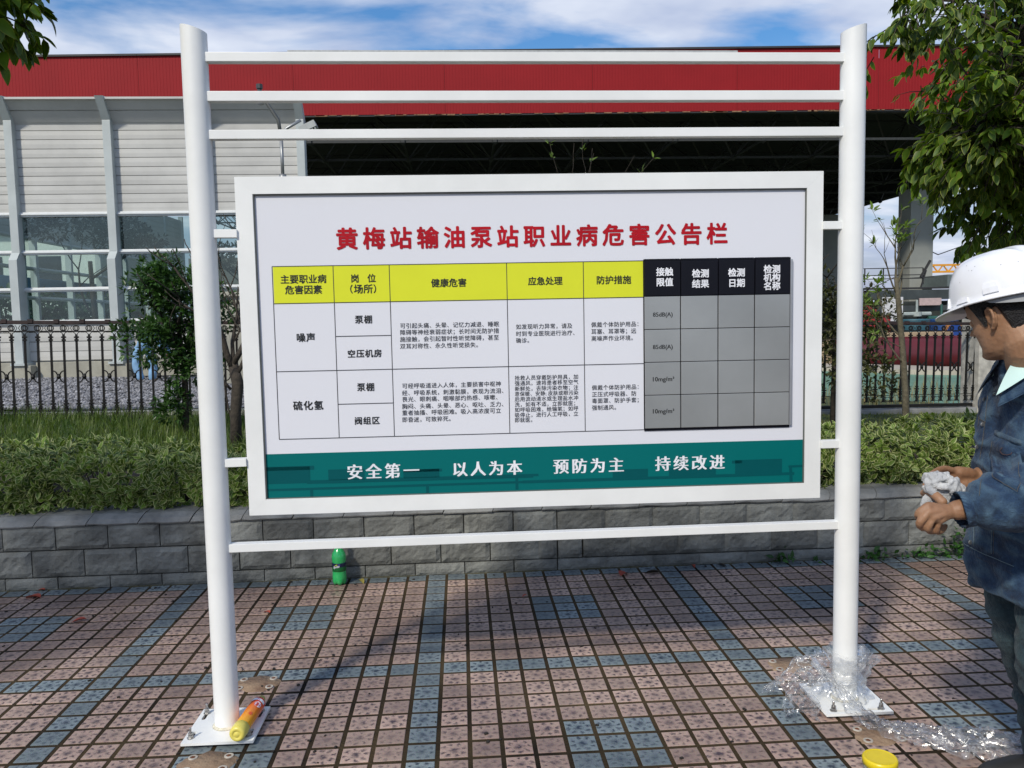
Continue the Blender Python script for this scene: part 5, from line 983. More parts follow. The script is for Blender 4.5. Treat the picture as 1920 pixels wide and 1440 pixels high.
hb2.add(vs, [(i*na+j, i*na+(j+1) % na, (i+1)*na+(j+1) % na, (i+1)*na+j) for i in range(nz_-1) for j in range(na)]); hb2.build('hair', m_dark, person, smooth=True)
# hard hat
m_hat = mat('white_helmet_shell', (.80, .81, .83), .22, var=.02, scale=12, coat=.3)
HT = HM @ Matrix.Translation((-.006, 0, .053)) @ Matrix.Rotation(R(-4.0), 4, 'Y') @ Matrix.Scale(.95, 4)
hat = MB(); na, nr = 96, 34
def dome(a, v):     # v 0 rim .. 1 crown
    c, s = math.cos(a), math.sin(a); L0 = .148 if c > 0 else .146; W0 = .122; ph = v*math.pi/2; hz_ = math.sin(ph)**.92*.146; rr = max(0, math.cos(ph))**.50
    x = L0*c*rr; y = W0*s*rr; flare = max(0, 1-v/.05)
    if flare: x += flare*.008*c; y += flare*.008*s
    ridge = math.exp(-(y/.020)**2)*.008*min(1, max(0, (v-.35)/.3)); ridge += .004*math.exp(-((abs(y)-.052)/.008)**2)*min(1, max(0, (v-.4)/.2))*(1 if v < .93 else 0)
    return Vector((x, y, hz_+ridge))
vs = [dome(2*math.pi*j/na, (i/(nr-1))**1.15) for i in range(nr) for j in range(na)]
inner = [Vector((v.x*.975, v.y*.97, v.z*.975-.002)) for v in vs]
fs = [(i*na+j, i*na+(j+1) % na, (i+1)*na+(j+1) % na, (i+1)*na+j) for i in range(nr-1) for j in range(na)]
hat.add([tuple(HT @ v-PB) for v in vs], fs); hat.add([tuple(HT @ v-PB) for v in inner], [f[::-1] for f in fs]); q = na*nr
hat.f += [(j, q+j, q+(j+1) % na, (j+1) % na) for j in range(na)]; hat.m += [0]*na
hel = hat.build('hard_hat', m_hat, person, smooth=True)
br = MB(); nu, nv = 33, 7
def brim(u, v, dz=0):
    a = R(-72)+R(144)*u; c, s = math.cos(a), math.sin(a); ext = (.042*max(0, math.cos(a*1.22))**.8+.004)*v; base_ = dome(a, 0.0)
    return HT @ Vector((base_.x+ext*(.95*c+.1)-.003, base_.y+ext*s*.6, base_.z-.014*v*max(0, math.cos(a*1.1))+.003-dz))-PB
top = [brim(i/(nu-1), j/(nv-1)) for j in range(nv) for i in range(nu)]; bot = [brim(i/(nu-1), j/(nv-1), .0035) for j in range(nv) for i in range(nu)]; k0 = len(top)
fsb = [(j*nu+i, j*nu+i+1, (j+1)*nu+i+1, (j+1)*nu+i) for j in range(nv-1) for i in range(nu-1)]
br.add([tuple(v) for v in top+bot], fsb+[tuple(k0+x for x in f[::-1]) for f in fsb]+[((nv-1)*nu+i, (nv-1)*nu+i+1, k0+(nv-1)*nu+i+1, k0+(nv-1)*nu+i) for i in range(nu-1)]); br.build('brim', m_hat, hel, smooth=True)
for a_, v0, v1, wd in ((R(34), .03, .15, .028), (R(70), .03, .085, .036), (R(104), .06, .19, .036), (R(-34), .03, .15, .028), (R(-70), .03, .085, .036), (R(-104), .06, .19, .036)):
    b_ = MB(); lo = []; 
    for vv in (v0, (v0+v1)/2, v1):
        for da in (-wd/.13/2, 0, wd/.13/2): p = dome(a_+da*(1 if vv != v1 else .85), vv); n_ = Vector((p.x, p.y, .02)).normalized(); lo.append((p-n_*.003, p+n_*(.0055 if vv != v1 else .0035)))
    vs = [tuple(HT @ p_[0]-PB) for p_ in lo]+[tuple(HT @ p_[1]-PB) for p_ in lo]
    f_ = [(9+i+3*j, 10+i+3*j, 13+i+3*j, 12+i+3*j) for j in (0, 1) for i in (0, 1)]+[(0, 1, 10, 9), (1, 2, 11, 10), (2, 5, 14, 11), (5, 8, 17, 14), (8, 7, 16, 17), (7, 6, 15, 16), (6, 3, 12, 15), (3, 0, 9, 12)]
    b_.add(vs, f_); b_.build('clip_boss', m_hat, hel)
rimb = MB(); rimb.tube([tuple(HT @ (dome(2*math.pi*j/72, 0)+Vector((0, 0, .001)))-PB) for j in range(73)], .0030, 6, cap=False); rimb.build('rim_bead', m_hat, hel, smooth=True)
b_ = MB()
def band(u, v):
    a = R(95)+R(170)*u; p = dome(a, 0.0); return HT @ Vector((p.x*.90, p.y*.90, -.028*math.sin(math.pi*min(1, max(0, (u*1.0))))**.6*v-.002))-PB
b_.grid(band, 30, 5); b_.build('nape_band', mat('grey_strap', (.28, .29, .30), .5), hel, smooth=True)
b_ = MB()
for k in range(9):
    a = R(random.uniform(60, 140)); v = random.uniform(.25, .6); p = dome(a, v); n_ = Vector((p.x/.02, p.y/.015, p.z/.02)).normalized(); t1 = n_.cross(Vector((0, 0, 1))).normalized(); t2 = n_.cross(t1); s_ = random.uniform(.0008, .0022)
    b_.add([tuple(HT @ (p+n_*.0008+t1*s_*math.cos(q*1.256)+t2*s_*.6*math.sin(q*1.256))-PB) for q in range(5)], [tuple(range(5))])
b_.build('scuff_marks', mat('scuff_grey', (.22, .22, .22), .7), hel)
# clothes
def denim(name, c0, c1, c2):
    m = bpy.data.materials.new(name); m.use_nodes = True; t = m.node_tree; b = t.nodes['Principled BSDF']; g = t.nodes.new('ShaderNodeNewGeometry')
    n1 = t.nodes.new('ShaderNodeTexNoise'); n1.inputs['Scale'].default_value = 13; n1.inputs['Detail'].default_value = 8; n1.inputs['Roughness'].default_value = .65; t.links.new(g.outputs['Position'], n1.inputs['Vector'])
    r_ = t.nodes.new('ShaderNodeValToRGB'); e = r_.color_ramp.elements; e[0].position = .37; e[0].color = (*c0, 1); e[1].position = .66; e[1].color = (*c2, 1); e2 = r_.color_ramp.elements.new(.5); e2.color = (*c1, 1); t.links.new(n1.outputs['Fac'], r_.inputs[0])
    # seams and folds wear paler: curvature of the cloth
    pt = t.nodes.new('ShaderNodeMapRange'); pt.inputs[1].default_value = .50; pt.inputs[2].default_value = .58; t.links.new(g.outputs['Pointiness'], pt.inputs[0]); mx_ = t.nodes.new('ShaderNodeMix'); mx_.data_type = 'RGBA'; t.links.new(pt.outputs[0], mx_.inputs[0]); t.links.new(r_.outputs[0], mx_.inputs[6]); mx_.inputs[7].default_value = (c2[0]*1.7, c2[1]*1.6, c2[2]*1.45, 1)
    n2 = t.nodes.new('ShaderNodeTexNoise'); n2.inputs['Scale'].default_value = 480; n2.inputs['Detail'].default_value = 2; t.links.new(g.outputs['Position'], n2.inputs['Vector']); ml_ = t.nodes.new('ShaderNodeMix'); ml_.data_type = 'RGBA'; ml_.blend_type = 'OVERLAY'; ml_.inputs[0].default_value = .5; t.links.new(mx_.outputs[2], ml_.inputs[6]); t.links.new(n2.outputs['Fac'], ml_.inputs[7]); t.links.new(ml_.outputs[2], b.inputs['Base Color'])
    b.inputs['Roughness'].default_value = .92; b.inputs['Sheen Weight'].default_value = .06; n5 = t.nodes.new('ShaderNodeTexNoise'); n5.inputs['Scale'].default_value = 90; n5.inputs['Detail'].default_value = 4; t.links.new(g.outputs['Position'], n5.inputs['Vector'])
    bp = t.nodes.new('ShaderNodeBump'); bp.inputs['Strength'].default_value = .9; bp.inputs['Distance'].default_value = .006; t.links.new(n5.outputs['Fac'], bp.inputs['Height']); t.links.new(bp.outputs[0], b.inputs['Normal']); return m
m_den = denim('blue_denim', (.006, .018, .044), (.012, .036, .080), (.044, .085, .130)); m_tro = denim('teal_denim', (.008, .022, .030), (.014, .034, .045), (.032, .060, .070))
def loft(b_, rings, n=40, cap=True):
    vs = []
    for (cx_, cy_, z, fx, bx, hy, e) in rings:   # front reach, back reach, half width
        for j in range(n):
            a = 2*math.pi*j/n; c, s = math.cos(a), math.sin(a); k_ = (abs(c)**e+abs(s)**e)**(-1/e); vs.append((cx_-(fx if c > 0 else bx)*c*k_, cy_-hy*s*k_, z))
    k = len(rings); fs = [(i*n+j, i*n+(j+1) % n, (i+1)*n+(j+1) % n, (i+1)*n+j) for i in range(k-1) for j in range(n)]
    fs += [tuple(range(n-1, -1, -1)), tuple((k-1)*n+j for j in range(n))]; b_.add(vs, fs)
jb = MB()
loft(jb, [(1.925, -2.555, .690, .170, .17, .195, 2.4), (1.918, -2.555, .74, .176, .175, .20, 2.4), (1.915, -2.555, .84, .178, .175, .195, 2.4), (1.925, -2.555, .95, .172, .17, .19, 2.4), (1.932, -2.555, 1.06, .170, .165, .19, 2.3), (1.935, -2.555, 1.15, .170, .165, .19, 2.3), (1.932, -2.555, 1.24, .165, .16, .185, 2.2), (1.905, -2.56, 1.32, .135, .155, .15, 2.1), (1.885, -2.57, 1.372, .100, .12, .10, 2.0)])
NW, FW = Vector(NH['wrist']), Vector(FH['wrist'])
chain(jb, [(1.95, -2.68, 1.24), (1.94, -2.75, 1.14), (1.87, -2.79, 1.05), (1.76, -2.79, 1.035), (1.66, -2.775, 1.022), (1.575, -2.762, 1.002)], [.088, .090, .092, .086, .074, .046], 28, 7)
chain(jb, [(1.94, -2.43, 1.24), (1.965, -2.38, 1.12), (1.96, -2.37, 1.03), (1.90, -2.41, 1.01), (1.85, -2.45, 1.02)], [.085, .080, .075, .06, .05], 20, 6)
def fold(p):
    # creases run round the sleeve and slantwise down the body
    a = 0
    if p.y < -2.70: a += .011*(1-abs(noise.noise(Vector((p.x*9+p.z*6, p.y*3, p.z*16-p.x*9)))*2.2))*(1 if p.z < 1.1 else .6)
    a += .012*noise.noise(Vector((p.x*4, p.y*4, p.z*5)))+.014*(1-abs(noise.noise(Vector((p.x*6+3, p.y*6, p.z*9+p.x*7)))*3.0)-.5)+.006*(1-abs(noise.noise(Vector((p.x*14, p.y*14, p.z*17)))*2.6))
    a += .004*noise.noise(Vector((p.x*22, p.y*22, p.z*26)))
    return a
jm = vremesh(jb, .0075, 6, disp=fold); jm.materials.clear(); jm.materials.append(m_den); jacket = link('jacket', jm, person)
bvh = BVHTree.FromPolygons([v.co[:] for v in jm.vertices], [tuple(p.vertices) for p in jm.polygons])
def onj(x, z, y_from=-3.4, lift=.002):      # point on the near side of the jacket, world x,z
    dd_ = Vector((.545, .838, -.02)); h = bvh.ray_cast(Vector((x, -2.74, z))-dd_*.5-PB, dd_)
    return (h[0]+h[1]*lift if h[0] else None)
m_thr = mat('tan_thread', (.10, .085, .065), .8, var=.3, scale=60); m_hem = denim('worn_seam', (.016, .04, .07), (.03, .06, .10), (.07, .11, .14))
def seam(name, pts, r_=.0012, lift=.0025, m_=None, parent=None, raised=False):
    r_ *= .75
    out_ = []
    for (x0, z0), (x1, z1) in zip(pts[:-1], pts[1:]):
        n = max(2, int(math.hypot(x1-x0, z1-z0)/.008))
        for k in range(n): q = onj(x0+(x1-x0)*k/n, z0+(z1-z0)*k/n, lift=lift); out_ += [q] if q else []
    seg = []; cur = []
    for p in out_:
        if cur and (p-cur[-1]).length > .03: seg.append(cur); cur = []
        cur.append(p)
    seg.append(cur); b_ = MB()
    for s in seg:
        if len(s) > 1: b_.tube(s, r_, 5)
    if b_.v: return b_.build(name, m_ or m_thr, parent or jacket, smooth=True)
def patch(name, corners, th=.004, m_=None, nu=14, nv=14):
    (a, b_c, c, d) = corners; b_ = MB(); P0 = []; 
    for j in range(nv):
        for i in range(nu):
            u, v = i/(nu-1), j/(nv-1); x = (a[0]*(1-u)+b_c[0]*u)*(1-v)+(d[0]*(1-u)+c[0]*u)*v; z = (a[1]*(1-u)+b_c[1]*u)*(1-v)+(d[1]*(1-u)+c[1]*u)*v; edge = i in (0, nu-1) or j in (0, nv-1); q = onj(x, z, lift=(-.001 if edge else th))
            P0.append(q if q else (P0[-1] if P0 else Vector((x, -2.7, z))-PB))
    b_.add([tuple(p) for p in P0], [(j*nu+i, j*nu+i+1, (j+1)*nu+i+1, (j+1)*nu+i) for j in range(nv-1) for i in range(nu-1)]); return b_.build(name, m_ or m_den, jacket, smooth=True)
# front placket, yoke seam, pocket, hem band
JL = lambda *q: [J(*x) for x in q]
seam('stitching', JL((1856, 752), (1852, 800), (1848, 840), (1842, 890), (1838, 930)), .0009); seam('stitching', JL((1840, 760), (1838, 800), (1836, 830)), .0008)
seam('stitching', JL((1866, 747), (1878, 739), (1895, 737), (1925, 746)), .0013, .003, m_hem); seam('stitching', JL((1866, 751), (1878, 743), (1895, 741), (1925, 750)), .0009)
seam('stitching', JL((1925, 675), (1898, 698), (1879, 722)), .0024, .003, m_hem); seam('stitching', JL((1898, 704), (1894, 738)), .0010)
seam('stitching', JL((1836, 802), (1858, 812)), .0010); seam('stitching', JL((1838, 806), (1857, 815)), .0008)
patch('chest_pocket', JL((1868, 842), (1924, 852), (1914, 914), (1861, 893)), .0035); patch('pocket_flap', JL((1871, 822), (1926, 834), (1926, 846), (1870, 835)), .006, m_hem, 14, 5)
seam('stitching', JL((1870, 846), (1864, 891), (1912, 911), (1920, 855)), .0009, .006)
seam('pocket_motif', JL((1890, 854), (1886, 860), (1890, 866), (1899, 867), (1907, 864), (1911, 858)), .0011, .006, mat('rust_thread', (.10, .05, .04), .9))
patch('hem_band', JL((1832, 1090), (1925, 1104), (1925, 1120), (1832, 1109)), .003, m_den, 24, 5)
seam('stitching', JL((1812, 1086), (1925, 1102)), .0014, .003, m_hem); seam('stitching', JL((1833, 1012), (1834, 1086)), .0012, .003, m_hem); seam('stitching', JL((1871, 1008), (1872, 1092)), .0012, .003, m_hem); seam('stitching', JL((1875, 1008), (1876, 1092)), .0008, .003)
for q_ in ((1850, 762), (1846, 815), (1835, 864), (1828, 1020), (1826, 1075)):
    q = onj(*J(*q_), lift=.003)
    if q: b_ = MB(); b_.lathe([(0, .0), (.006, .0), (.0065, .002), (.004, .003), (0, .0028)], 12, q, M=Matrix.Rotation(R(90), 4, 'X')); b_.build('button', m_steel, jacket)
# cuff of the near sleeve: flared ring with frayed lip
cu_ = MB(); wv = (Vector(NH['wrist'])-Vector((1.62, -2.768, 1.012))).normalized(); uu = wv.cross(Vector((0, 0, 1))).normalized(); vv = wv.cross(uu)
def cuff(u, v):
    a = 2*math.pi*u; rr = .043+.005*v+.004*noise.noise(Vector((math.cos(a)*2, math.sin(a)*2, v*3)))+.0015*math.sin(a*31)*max(0, v-.9)*10; return Vector((1.578, -2.762, 1.002))+wv*(v*.048+.004*math.sin(a*2+1)*v)+(uu*math.cos(a)+vv*math.sin(a))*rr-PB
cu_.grid(cuff, 60, 9, closed_u=True); cu_.grid(lambda u, v: tuple(Vector(cuff(1-u, v))*.0+(Vector((1.578, -2.762, 1.002))+wv*(.048*v)+((Vector(cuff(1-u, v))+PB)-(Vector((1.578, -2.762, 1.002))+wv*(.048*v)))*.93)-PB), 60, 9, closed_u=True); cu_.build('cuff', m_den, jacket, smooth=True)
# collars
col_ = MB()
def collar(u, v, out_=0.0, drop=.062, base_z=1.362, cx_=1.852, cy_=-2.585, r0=.080):
    a = R(28)+(R(304) if cx_ > 1.84 else R(250))*u; c, s = math.cos(a), math.sin(a); fl_ = min(u, 1-u); tip = max(0, 1-fl_/.16); r_ = r0+out_+v*.034+.006*math.sin(v*3); x = cx_-c*r_-tip*.030*v-.012*(c > 0)*c; y = cy_-s*r_*.98; z = base_z-v*(drop+tip*.050)+.052*(1-c)
    return (x-PB.x, y-PB.y, z)
col_.grid(lambda u, v: collar(u, v), 48, 8); col_.grid(lambda u, v: tuple(Vector(collar(u, v))+Vector((0, 0, -.005))), 48, 8); col_.build('jacket_collar', m_hem if False else m_den, jacket, smooth=True)
sh = MB(); sh.grid(lambda u, v: collar(u, v, -.014, .050, 1.378, 1.832, -2.595, .080), 48, 8); sh.build('shirt_collar', mat('mint_shirt', (.55, .74, .69), .75, var=.05), person, smooth=True)
fr_ = MB(); fr_.add([tuple(Vector(p)-PB) for p in ((1.775, -2.64, 1.345), (1.765, -2.61, 1.29), (1.775, -2.55, 1.26), (1.80, -2.53, 1.34), (1.82, -2.65, 1.355), (1.80, -2.64, 1.25))], [(0, 1, 2, 3), (0, 4, 5, 1)]); fr_.build('shirt_front', bpy.data.materials['mint_shirt'], person)
# trousers and shoes
tb_ = MB(); loft(tb_, [(1.945, -2.555, .72, .12, .14, .16, 2.3), (1.94, -2.555, .80, .13, .14, .16, 2.3), (1.94, -2.555, .90, .12, .13, .15, 2.2)], 30)
chain(tb_, [(1.90, -2.645, .76), (1.885, -2.65, .62), (1.885, -2.65, .48), (1.945, -2.645, .28), (2.03, -2.64, .10)], [.098, .092, .084, .076, .074], 20, 5); chain(tb_, [(1.94, -2.47, .76), (1.935, -2.445, .64), (1.95, -2.44, .54), (2.02, -2.42, .36), (2.08, -2.41, .10)], [.096, .094, .090, .078, .074], 20, 5)
tmh_ = vremesh(tb_, .009, 5, disp=lambda p: .010*(1-abs(noise.noise(Vector((p.x*5, p.y*5, p.z*14)))*2.2))-.004+.004*noise.noise(p*18)); tmh_.materials.clear(); tmh_.materials.append(m_tro); link('trousers', tmh_, person)
for y, xo in ((-2.645, .06), (-2.405, .08)):
    b_ = MB(); chain(b_, [(1.98+xo, y, .045), (1.90+xo, y, .05), (1.80+xo, y, .040)], [.048, .050, .042], 16, 5); q_ = vremesh(b_, .008, 3); q_.materials.clear(); q_.materials.append(mat('black_shoe', (.02, .02, .02), .5)); link('shoe', q_, person)
# the rag in his hands
rc = Vector(HANDS['cloth'][0])+Vector((-.004, -.035, .0)); b_ = MB(); rr_ = random.Random(5); ell(b_, rc, (.052, .030, .038), 24, M=Matrix.Rotation(R(30), 4, 'Y'))
for k in range(24):
    n_ = Vector((rr_.gauss(0, .6), -abs(rr_.gauss(.3, .6)), rr_.gauss(0, .8))).normalized(); t1 = n_.cross(Vector((rr_.gauss(0, .4), rr_.gauss(0, .4), 1))).normalized(); t2 = n_.cross(t1); L_ = rr_.uniform(1.0, 2.1); cv = rr_.uniform(-.5, .5); pts = []
    for q in range(9):
        a = (q/8-.5)*L_; d = (n_*math.cos(a)+t1*math.sin(a)+t2*(cv*math.sin(a*2.2)+.10*math.sin(a*7+k))).normalized(); m_ = Matrix.Rotation(R(30), 3, 'Y') @ Vector((d.x*.052, d.y*.032, d.z*.038)); pts.append(rc+m_*(1.22+.07*math.sin(q*1.9+k)))
    b_.tube(pts, [.003, .0055, .0068, .0072, .0070, .0072, .0066, .0052, .003], 10, flat=1.5)
for x0, z0, x1, z1 in ((-.045, -.018, -.058, -.034), (-.040, .010, -.054, .016), (.020, .026, .034, .034)): chain(b_, [rc+Vector((x0*.5, 0, z0*.5)), rc+Vector((x0, -.006, z0)), rc+Vector((x1, -.004, z1))], [.018, .014, .007], 12)
_PB = PB; PB = Vector(rc); rm_ = vremesh(b_, .0017, 3, disp=lambda p: .0007*noise.noise(p*160)+.0012*noise.noise(p*60)); PB = _PB
rm_.materials.clear(); rm_.materials.append(mat('grey_white_rag', (.66, .66, .64), .9, col2=(.36, .37, .38), scale=26, bump=.6, bscale=420)); ro = link('rag', rm_); ro.location = rc; tag(ro, 'crumpled grey and white rag held in the worker hands', 'rag')
# ---- second worker far left behind the fence: light blue trousers, mostly hidden by the small tree
p2 = thing('person', 'distant worker in light blue overalls bending behind the fence and the small dark tree', 'person', (-5.15, 9.45, .56)); p2.scale = (.78, .78, .72)
m_lb = mat('light_blue_cloth', (.20, .36, .55), .85, var=.2, scale=10)
PBs = PB; PB = Vector((0, 0, 0)); bb2 = MB()
chain(bb2, [(-.12, 0, .80), (-.20, 0, .45), (-.14, 0, .05)], [.105, .085, .065], 14); chain(bb2, [(.08, 0, .80), (.13, .05, .45), (.12, 0, .05)], [.105, .085, .065], 14); chain(bb2, [(-.02, 0, .86), (.08, -.02, 1.05), (.32, -.04, 1.15)], [.15, .16, .14], 16); chain(bb2, [(.32, -.2, 1.15), (.42, -.2, .85), (.52, -.15, .62)], [.055, .045, .035], 10); chain(bb2, [(.32, .14, 1.15), (.42, .14, .85), (.52, .1, .62)], [.055, .045, .035], 10); ell(bb2, (.55, -.03, 1.14), (.10, .08, .11)); ell(bb2, (.44, -.03, 1.15), (.07, .06, .06))
q_ = vremesh(bb2, .02, 3); q_.materials.clear(); q_.materials.append(m_skin); link('body', q_, p2)
cb_ = MB(); chain(cb_, [(-.12, 0, .80), (-.20, 0, .45), (-.14, 0, .10)], [.12, .10, .085], 14); chain(cb_, [(.08, 0, .80), (.13, .05, .45), (.12, 0, .10)], [.12, .10, .085], 14); chain(cb_, [(-.02, 0, .86), (.08, -.02, 1.05), (.30, -.04, 1.15)], [.165, .175, .15], 16); chain(cb_, [(.32, -.2, 1.15), (.42, -.2, .85), (.50, -.15, .66)], [.07, .06, .05], 10); chain(cb_, [(.32, .14, 1.15), (.42, .14, .85), (.50, .1, .66)], [.07, .06, .05], 10)
q_ = vremesh(cb_, .02, 3, disp=lambda p: .012*noise.noise(p*7)); q_.materials.clear(); q_.materials.append(m_lb); link('overalls', q_, p2)
b_ = MB(); b_.lathe([(.13, .0), (.125, .03), (.10, .08), (.05, .11), (0, .12)], 16, (.57, -.03, 1.17)); b_.build('hard_hat', m_hat, p2, smooth=True); PB = PBs
# ================================================================== SMALL THINGS
random.seed(81)
# green soft drink bottle
m_gplast = mat('green_plastic', (.025, .42, .11), .18, var=.05, coat=.6)
bo = thing('drink_bottle', 'green plastic soft drink bottle standing on the paving against the stone wall', 'bottle', (-.505, -.115, .003))
b_ = MB(); n = 40; prof = [(.020, .001), (.034, .004), (.040, .02), (.0405, .05), (.0385, .065), (.039, .075), (.039, .135), (.0405, .14), (.041, .165), (.037, .185), (.026, .205), (.0155, .222), (.013, .232), (.013, .248)]
vs = []
for r_, z in prof:
    for j in range(n):
        a = 2*math.pi*j/n; q = max(0, 1-z/.045); rr = r_*(1-.16*q*(1-abs(math.cos(2.5*a+.3))**.7)); vs.append((rr*math.cos(a), rr*math.sin(a), z+(.010*q*(1-abs(math.cos(2.5*a+.3))) if z < .03 else 0)))
b_.add(vs, [(i*n+j, i*n+(j+1) % n, (i+1)*n+(j+1) % n, (i+1)*n+j) for i in range(len(prof)-1) for j in range(n)]+[tuple(range(n-1, -1, -1)), tuple((len(prof)-1)*n+j for j in range(n))]); b_.build('body', m_gplast, bo, smooth=True)
b_ = MB(); b_.lathe([(.0395, .082), (.0398, .083), (.0398, .108), (.0395, .109)], 40); lab = b_.build('label_lower', mat('label_green', (.003, .10, .02), .3), bo, smooth=True)
b_ = MB(); b_.lathe([(.0396, .109), (.0399, .110), (.0405, .131), (.0402, .132)], 40); b_.build('label_upper', mat('label_navy', (.006, .012, .045), .3), bo, smooth=True)
b_ = MB(); b_.lathe([(.0142, .245), (.0147, .247), (.0147, .263), (.013, .265)], 20); b_.build('cap', m_gplast, bo)
def wrap(b_, pts, r_, z0, ang0, mi=0):     # flat print wrapped round a cylinder
    return [((r_)*math.cos(ang0+x/r_), r_*math.sin(ang0+x/r_), z0+y) for x, y in pts]
_tc = bpy.data.curves.new('g2', 'FONT'); _tc.resolution_u = 2; _to = bpy.data.objects.new('g2', _tc); COL.objects.link(_to)
def gtext(s, off=0.02, shear=0.0):
    _tc.body = s; _tc.offset = off; _tc.shear = shear; dg = bpy.context.evaluated_depsgraph_get(); dg.update(); me = bpy.data.meshes.new_from_object(_to.evaluated_get(dg)); r_ = ([(v.co.x, v.co.y) for v in me.vertices], [tuple(p.vertices) for p in me.polygons]); bpy.data.meshes.remove(me); return r_
vs, fs = gtext('Sprite', .02, .3); w_ = max(v[0] for v in vs); k_ = .040/w_
b_ = MB(); b_.add(wrap(b_, [((v[0]*k_-.022), v[1]*k_*1.1+v[0]*k_*.18) for v in vs], .0409, .103, -math.pi/2-.25), fs); b_.build('label_lettering', m_wink, bo)
b_ = MB(); b_.add(wrap(b_, [(.008*math.cos(a)+.003*math.sin(a), .004*math.sin(a)+.002*math.cos(a)) for a in [2*math.pi*k/14 for k in range(14)]], .0411, .122, -math.pi/2-.30), [tuple(range(14))]); b_.build('lemon_mark', mat('lemon_print', (.5, .6, .05), .4), bo)
b_ = MB(); b_.add(wrap(b_, [(.005*math.cos(a), .004*math.sin(a)) for a in [2*math.pi*k/12 for k in range(12)]], .0411, .124, -math.pi/2+.15), [tuple(range(12))]); b_.build('blue_mark', mat('blue_print', (.08, .10, .35), .4), bo)
# polish tube lying on the left base plate
tu = thing('cleaner_bottle', 'orange and yellow cleaner bottle lying across the left post base plate', 'bottle', (-.590, -1.775, .056)); tu.rotation_euler = (0, 0, math.atan2(.30, .025)-math.pi/2+.0)
# local axis along +Y (cap end toward the camera)
Mt_ = Matrix.Rotation(R(-90), 4, 'X')
def tubel(prof, nm, m_, n=28):
    b_ = MB(); b_.lathe(prof, n, M=Mt_); return b_.build(nm, m_, tu, smooth=True)
gm_ = bpy.data.materials.new('orange_wrap'); gm_.use_nodes = True; t = gm_.node_tree; tcn = t.nodes.new('ShaderNodeTexCoord'); sp = t.nodes.new('ShaderNodeSeparateXYZ'); t.links.new(tcn.outputs['Object'], sp.inputs[0]); r_ = t.nodes.new('ShaderNodeMapRange'); r_.inputs[1].default_value = -.09; r_.inputs[2].default_value = .07; t.links.new(sp.outputs[1], r_.inputs[0]); cr = t.nodes.new('ShaderNodeValToRGB'); cr.color_ramp.elements[0].color = (.85, .38, .01, 1); cr.color_ramp.elements[1].color = (.75, .045, .02, 1); t.links.new(r_.outputs[0], cr.inputs[0]); t.links.new(cr.outputs[0], t.nodes['Principled BSDF'].inputs['Base Color']); t.nodes['Principled BSDF'].inputs['Roughness'].default_value = .25
tubel([(.0268, -.105), (.0275, -.10), (.0278, 0), (.0272, .075), (.024, .088), (.018, .096)], 'body', gm_)
m_ycap = mat('pale_yellow_plastic', (.72, .62, .12), .35, var=.05)
tubel([(.0, -.158), (.010, -.157), (.013, -.154), (.0145, -.1575), (.024, -.157), (.0285, -.15), (.0295, -.13), (.0295, -.105), (.027, -.102)], 'cap', m_ycap); tubel([(.017, .094), (.0145, .10), (.0135, .122), (.008, .126), (0, .126)], 'nozzle', mat('olive_nozzle', (.42, .38, .10), .5))
def onTube(pts, rr, y0, a0): return [(rr*math.sin(a0+x/rr), y0+y, rr*math.cos(a0+x/rr)) for x, y in pts]
b_ = MB(); pts = [(-.020+.04*i/8, .0) for i in range(9)]+[(.020-.04*i/8, .034) for i in range(9)]; 
for i in range(8): b_.add(onTube([(-.028+.056*i/8, 0), (-.028+.056*(i+1)/8, 0), (-.028+.056*(i+1)/8, .016), (-.028+.056*i/8, .016)], .0282, .055, .35), [(0, 1, 2, 3)])
b_.build('white_band', m_wink, tu)
vs, fs = gtext('洁', .0); b_ = MB(); b_.add(onTube([(v[1]*.030-.012, -v[0]*.030+.015) for v in vs], .0288, .030, .62), fs); b_.build('label_lettering', mat('magenta_print', (.55, .01, .10), .4), tu)
b_ = MB(); b_.add(onTube([(.014*math.cos(a), .018*math.sin(a)) for a in [2*math.pi*k/18 for k in range(18)]], .0285, .028, .62), [tuple(range(18))]); b_.build('label_patch', m_wink, tu)
vs, fs = gtext('VIP', .0); b_ = MB(); b_.add(onTube([(v[1]*.016-.006, -v[0]*.016+.010) for v in vs], .0288, .060, .35), fs); b_.build('band_lettering', bpy.data.materials['magenta_print'], tu)
b_ = MB(); b_.add(onTube([(.007*math.cos(a), .011*math.sin(a)) for a in [2*math.pi*k/14 for k in range(14)]], .0285, -.045, .5), [tuple(range(14))]); b_.build('fruit_mark', mat('deep_orange_print', (.7, .10, .02), .4), tu)
bpy.data.objects.remove(_to)
# jar with yellow lid
ja = thing('plastic_jar', 'clear plastic jar with a round yellow lid at the bottom edge of the paving', 'jar', (1.507, -2.425, .003))
m_clear = bpy.data.materials.new('cloudy_plastic'); m_clear.use_nodes = True; b = m_clear.node_tree.nodes['Principled BSDF']; b.inputs['Base Color'].default_value = (.75, .75, .68, 1); b.inputs['Roughness'].default_value = .25; b.inputs['Transmission Weight'].default_value = .75; b.inputs['IOR'].default_value = 1.2
b_ = MB(); b_.lathe([(0, 0), (.044, .001), (.048, .006), (.048, .11), (.045, .118), (.0435, .118), (.046, .108), (.046, .006), (0, .004)], 36); b_.build('body', m_clear, ja, smooth=True)
m_ylid = mat('yellow_lid', (.72, .55, .012), .30, var=.06, scale=20); b_ = MB(); b_.lathe([(.0475, .108), (.052, .110), (.0525, .126), (.050, .131), (.046, .1325), (.0445, .1316), (.0435, .1312), (.040, .1311), (0, .1311)], 48); b_.build('lid', m_ylid, ja, smooth=True)
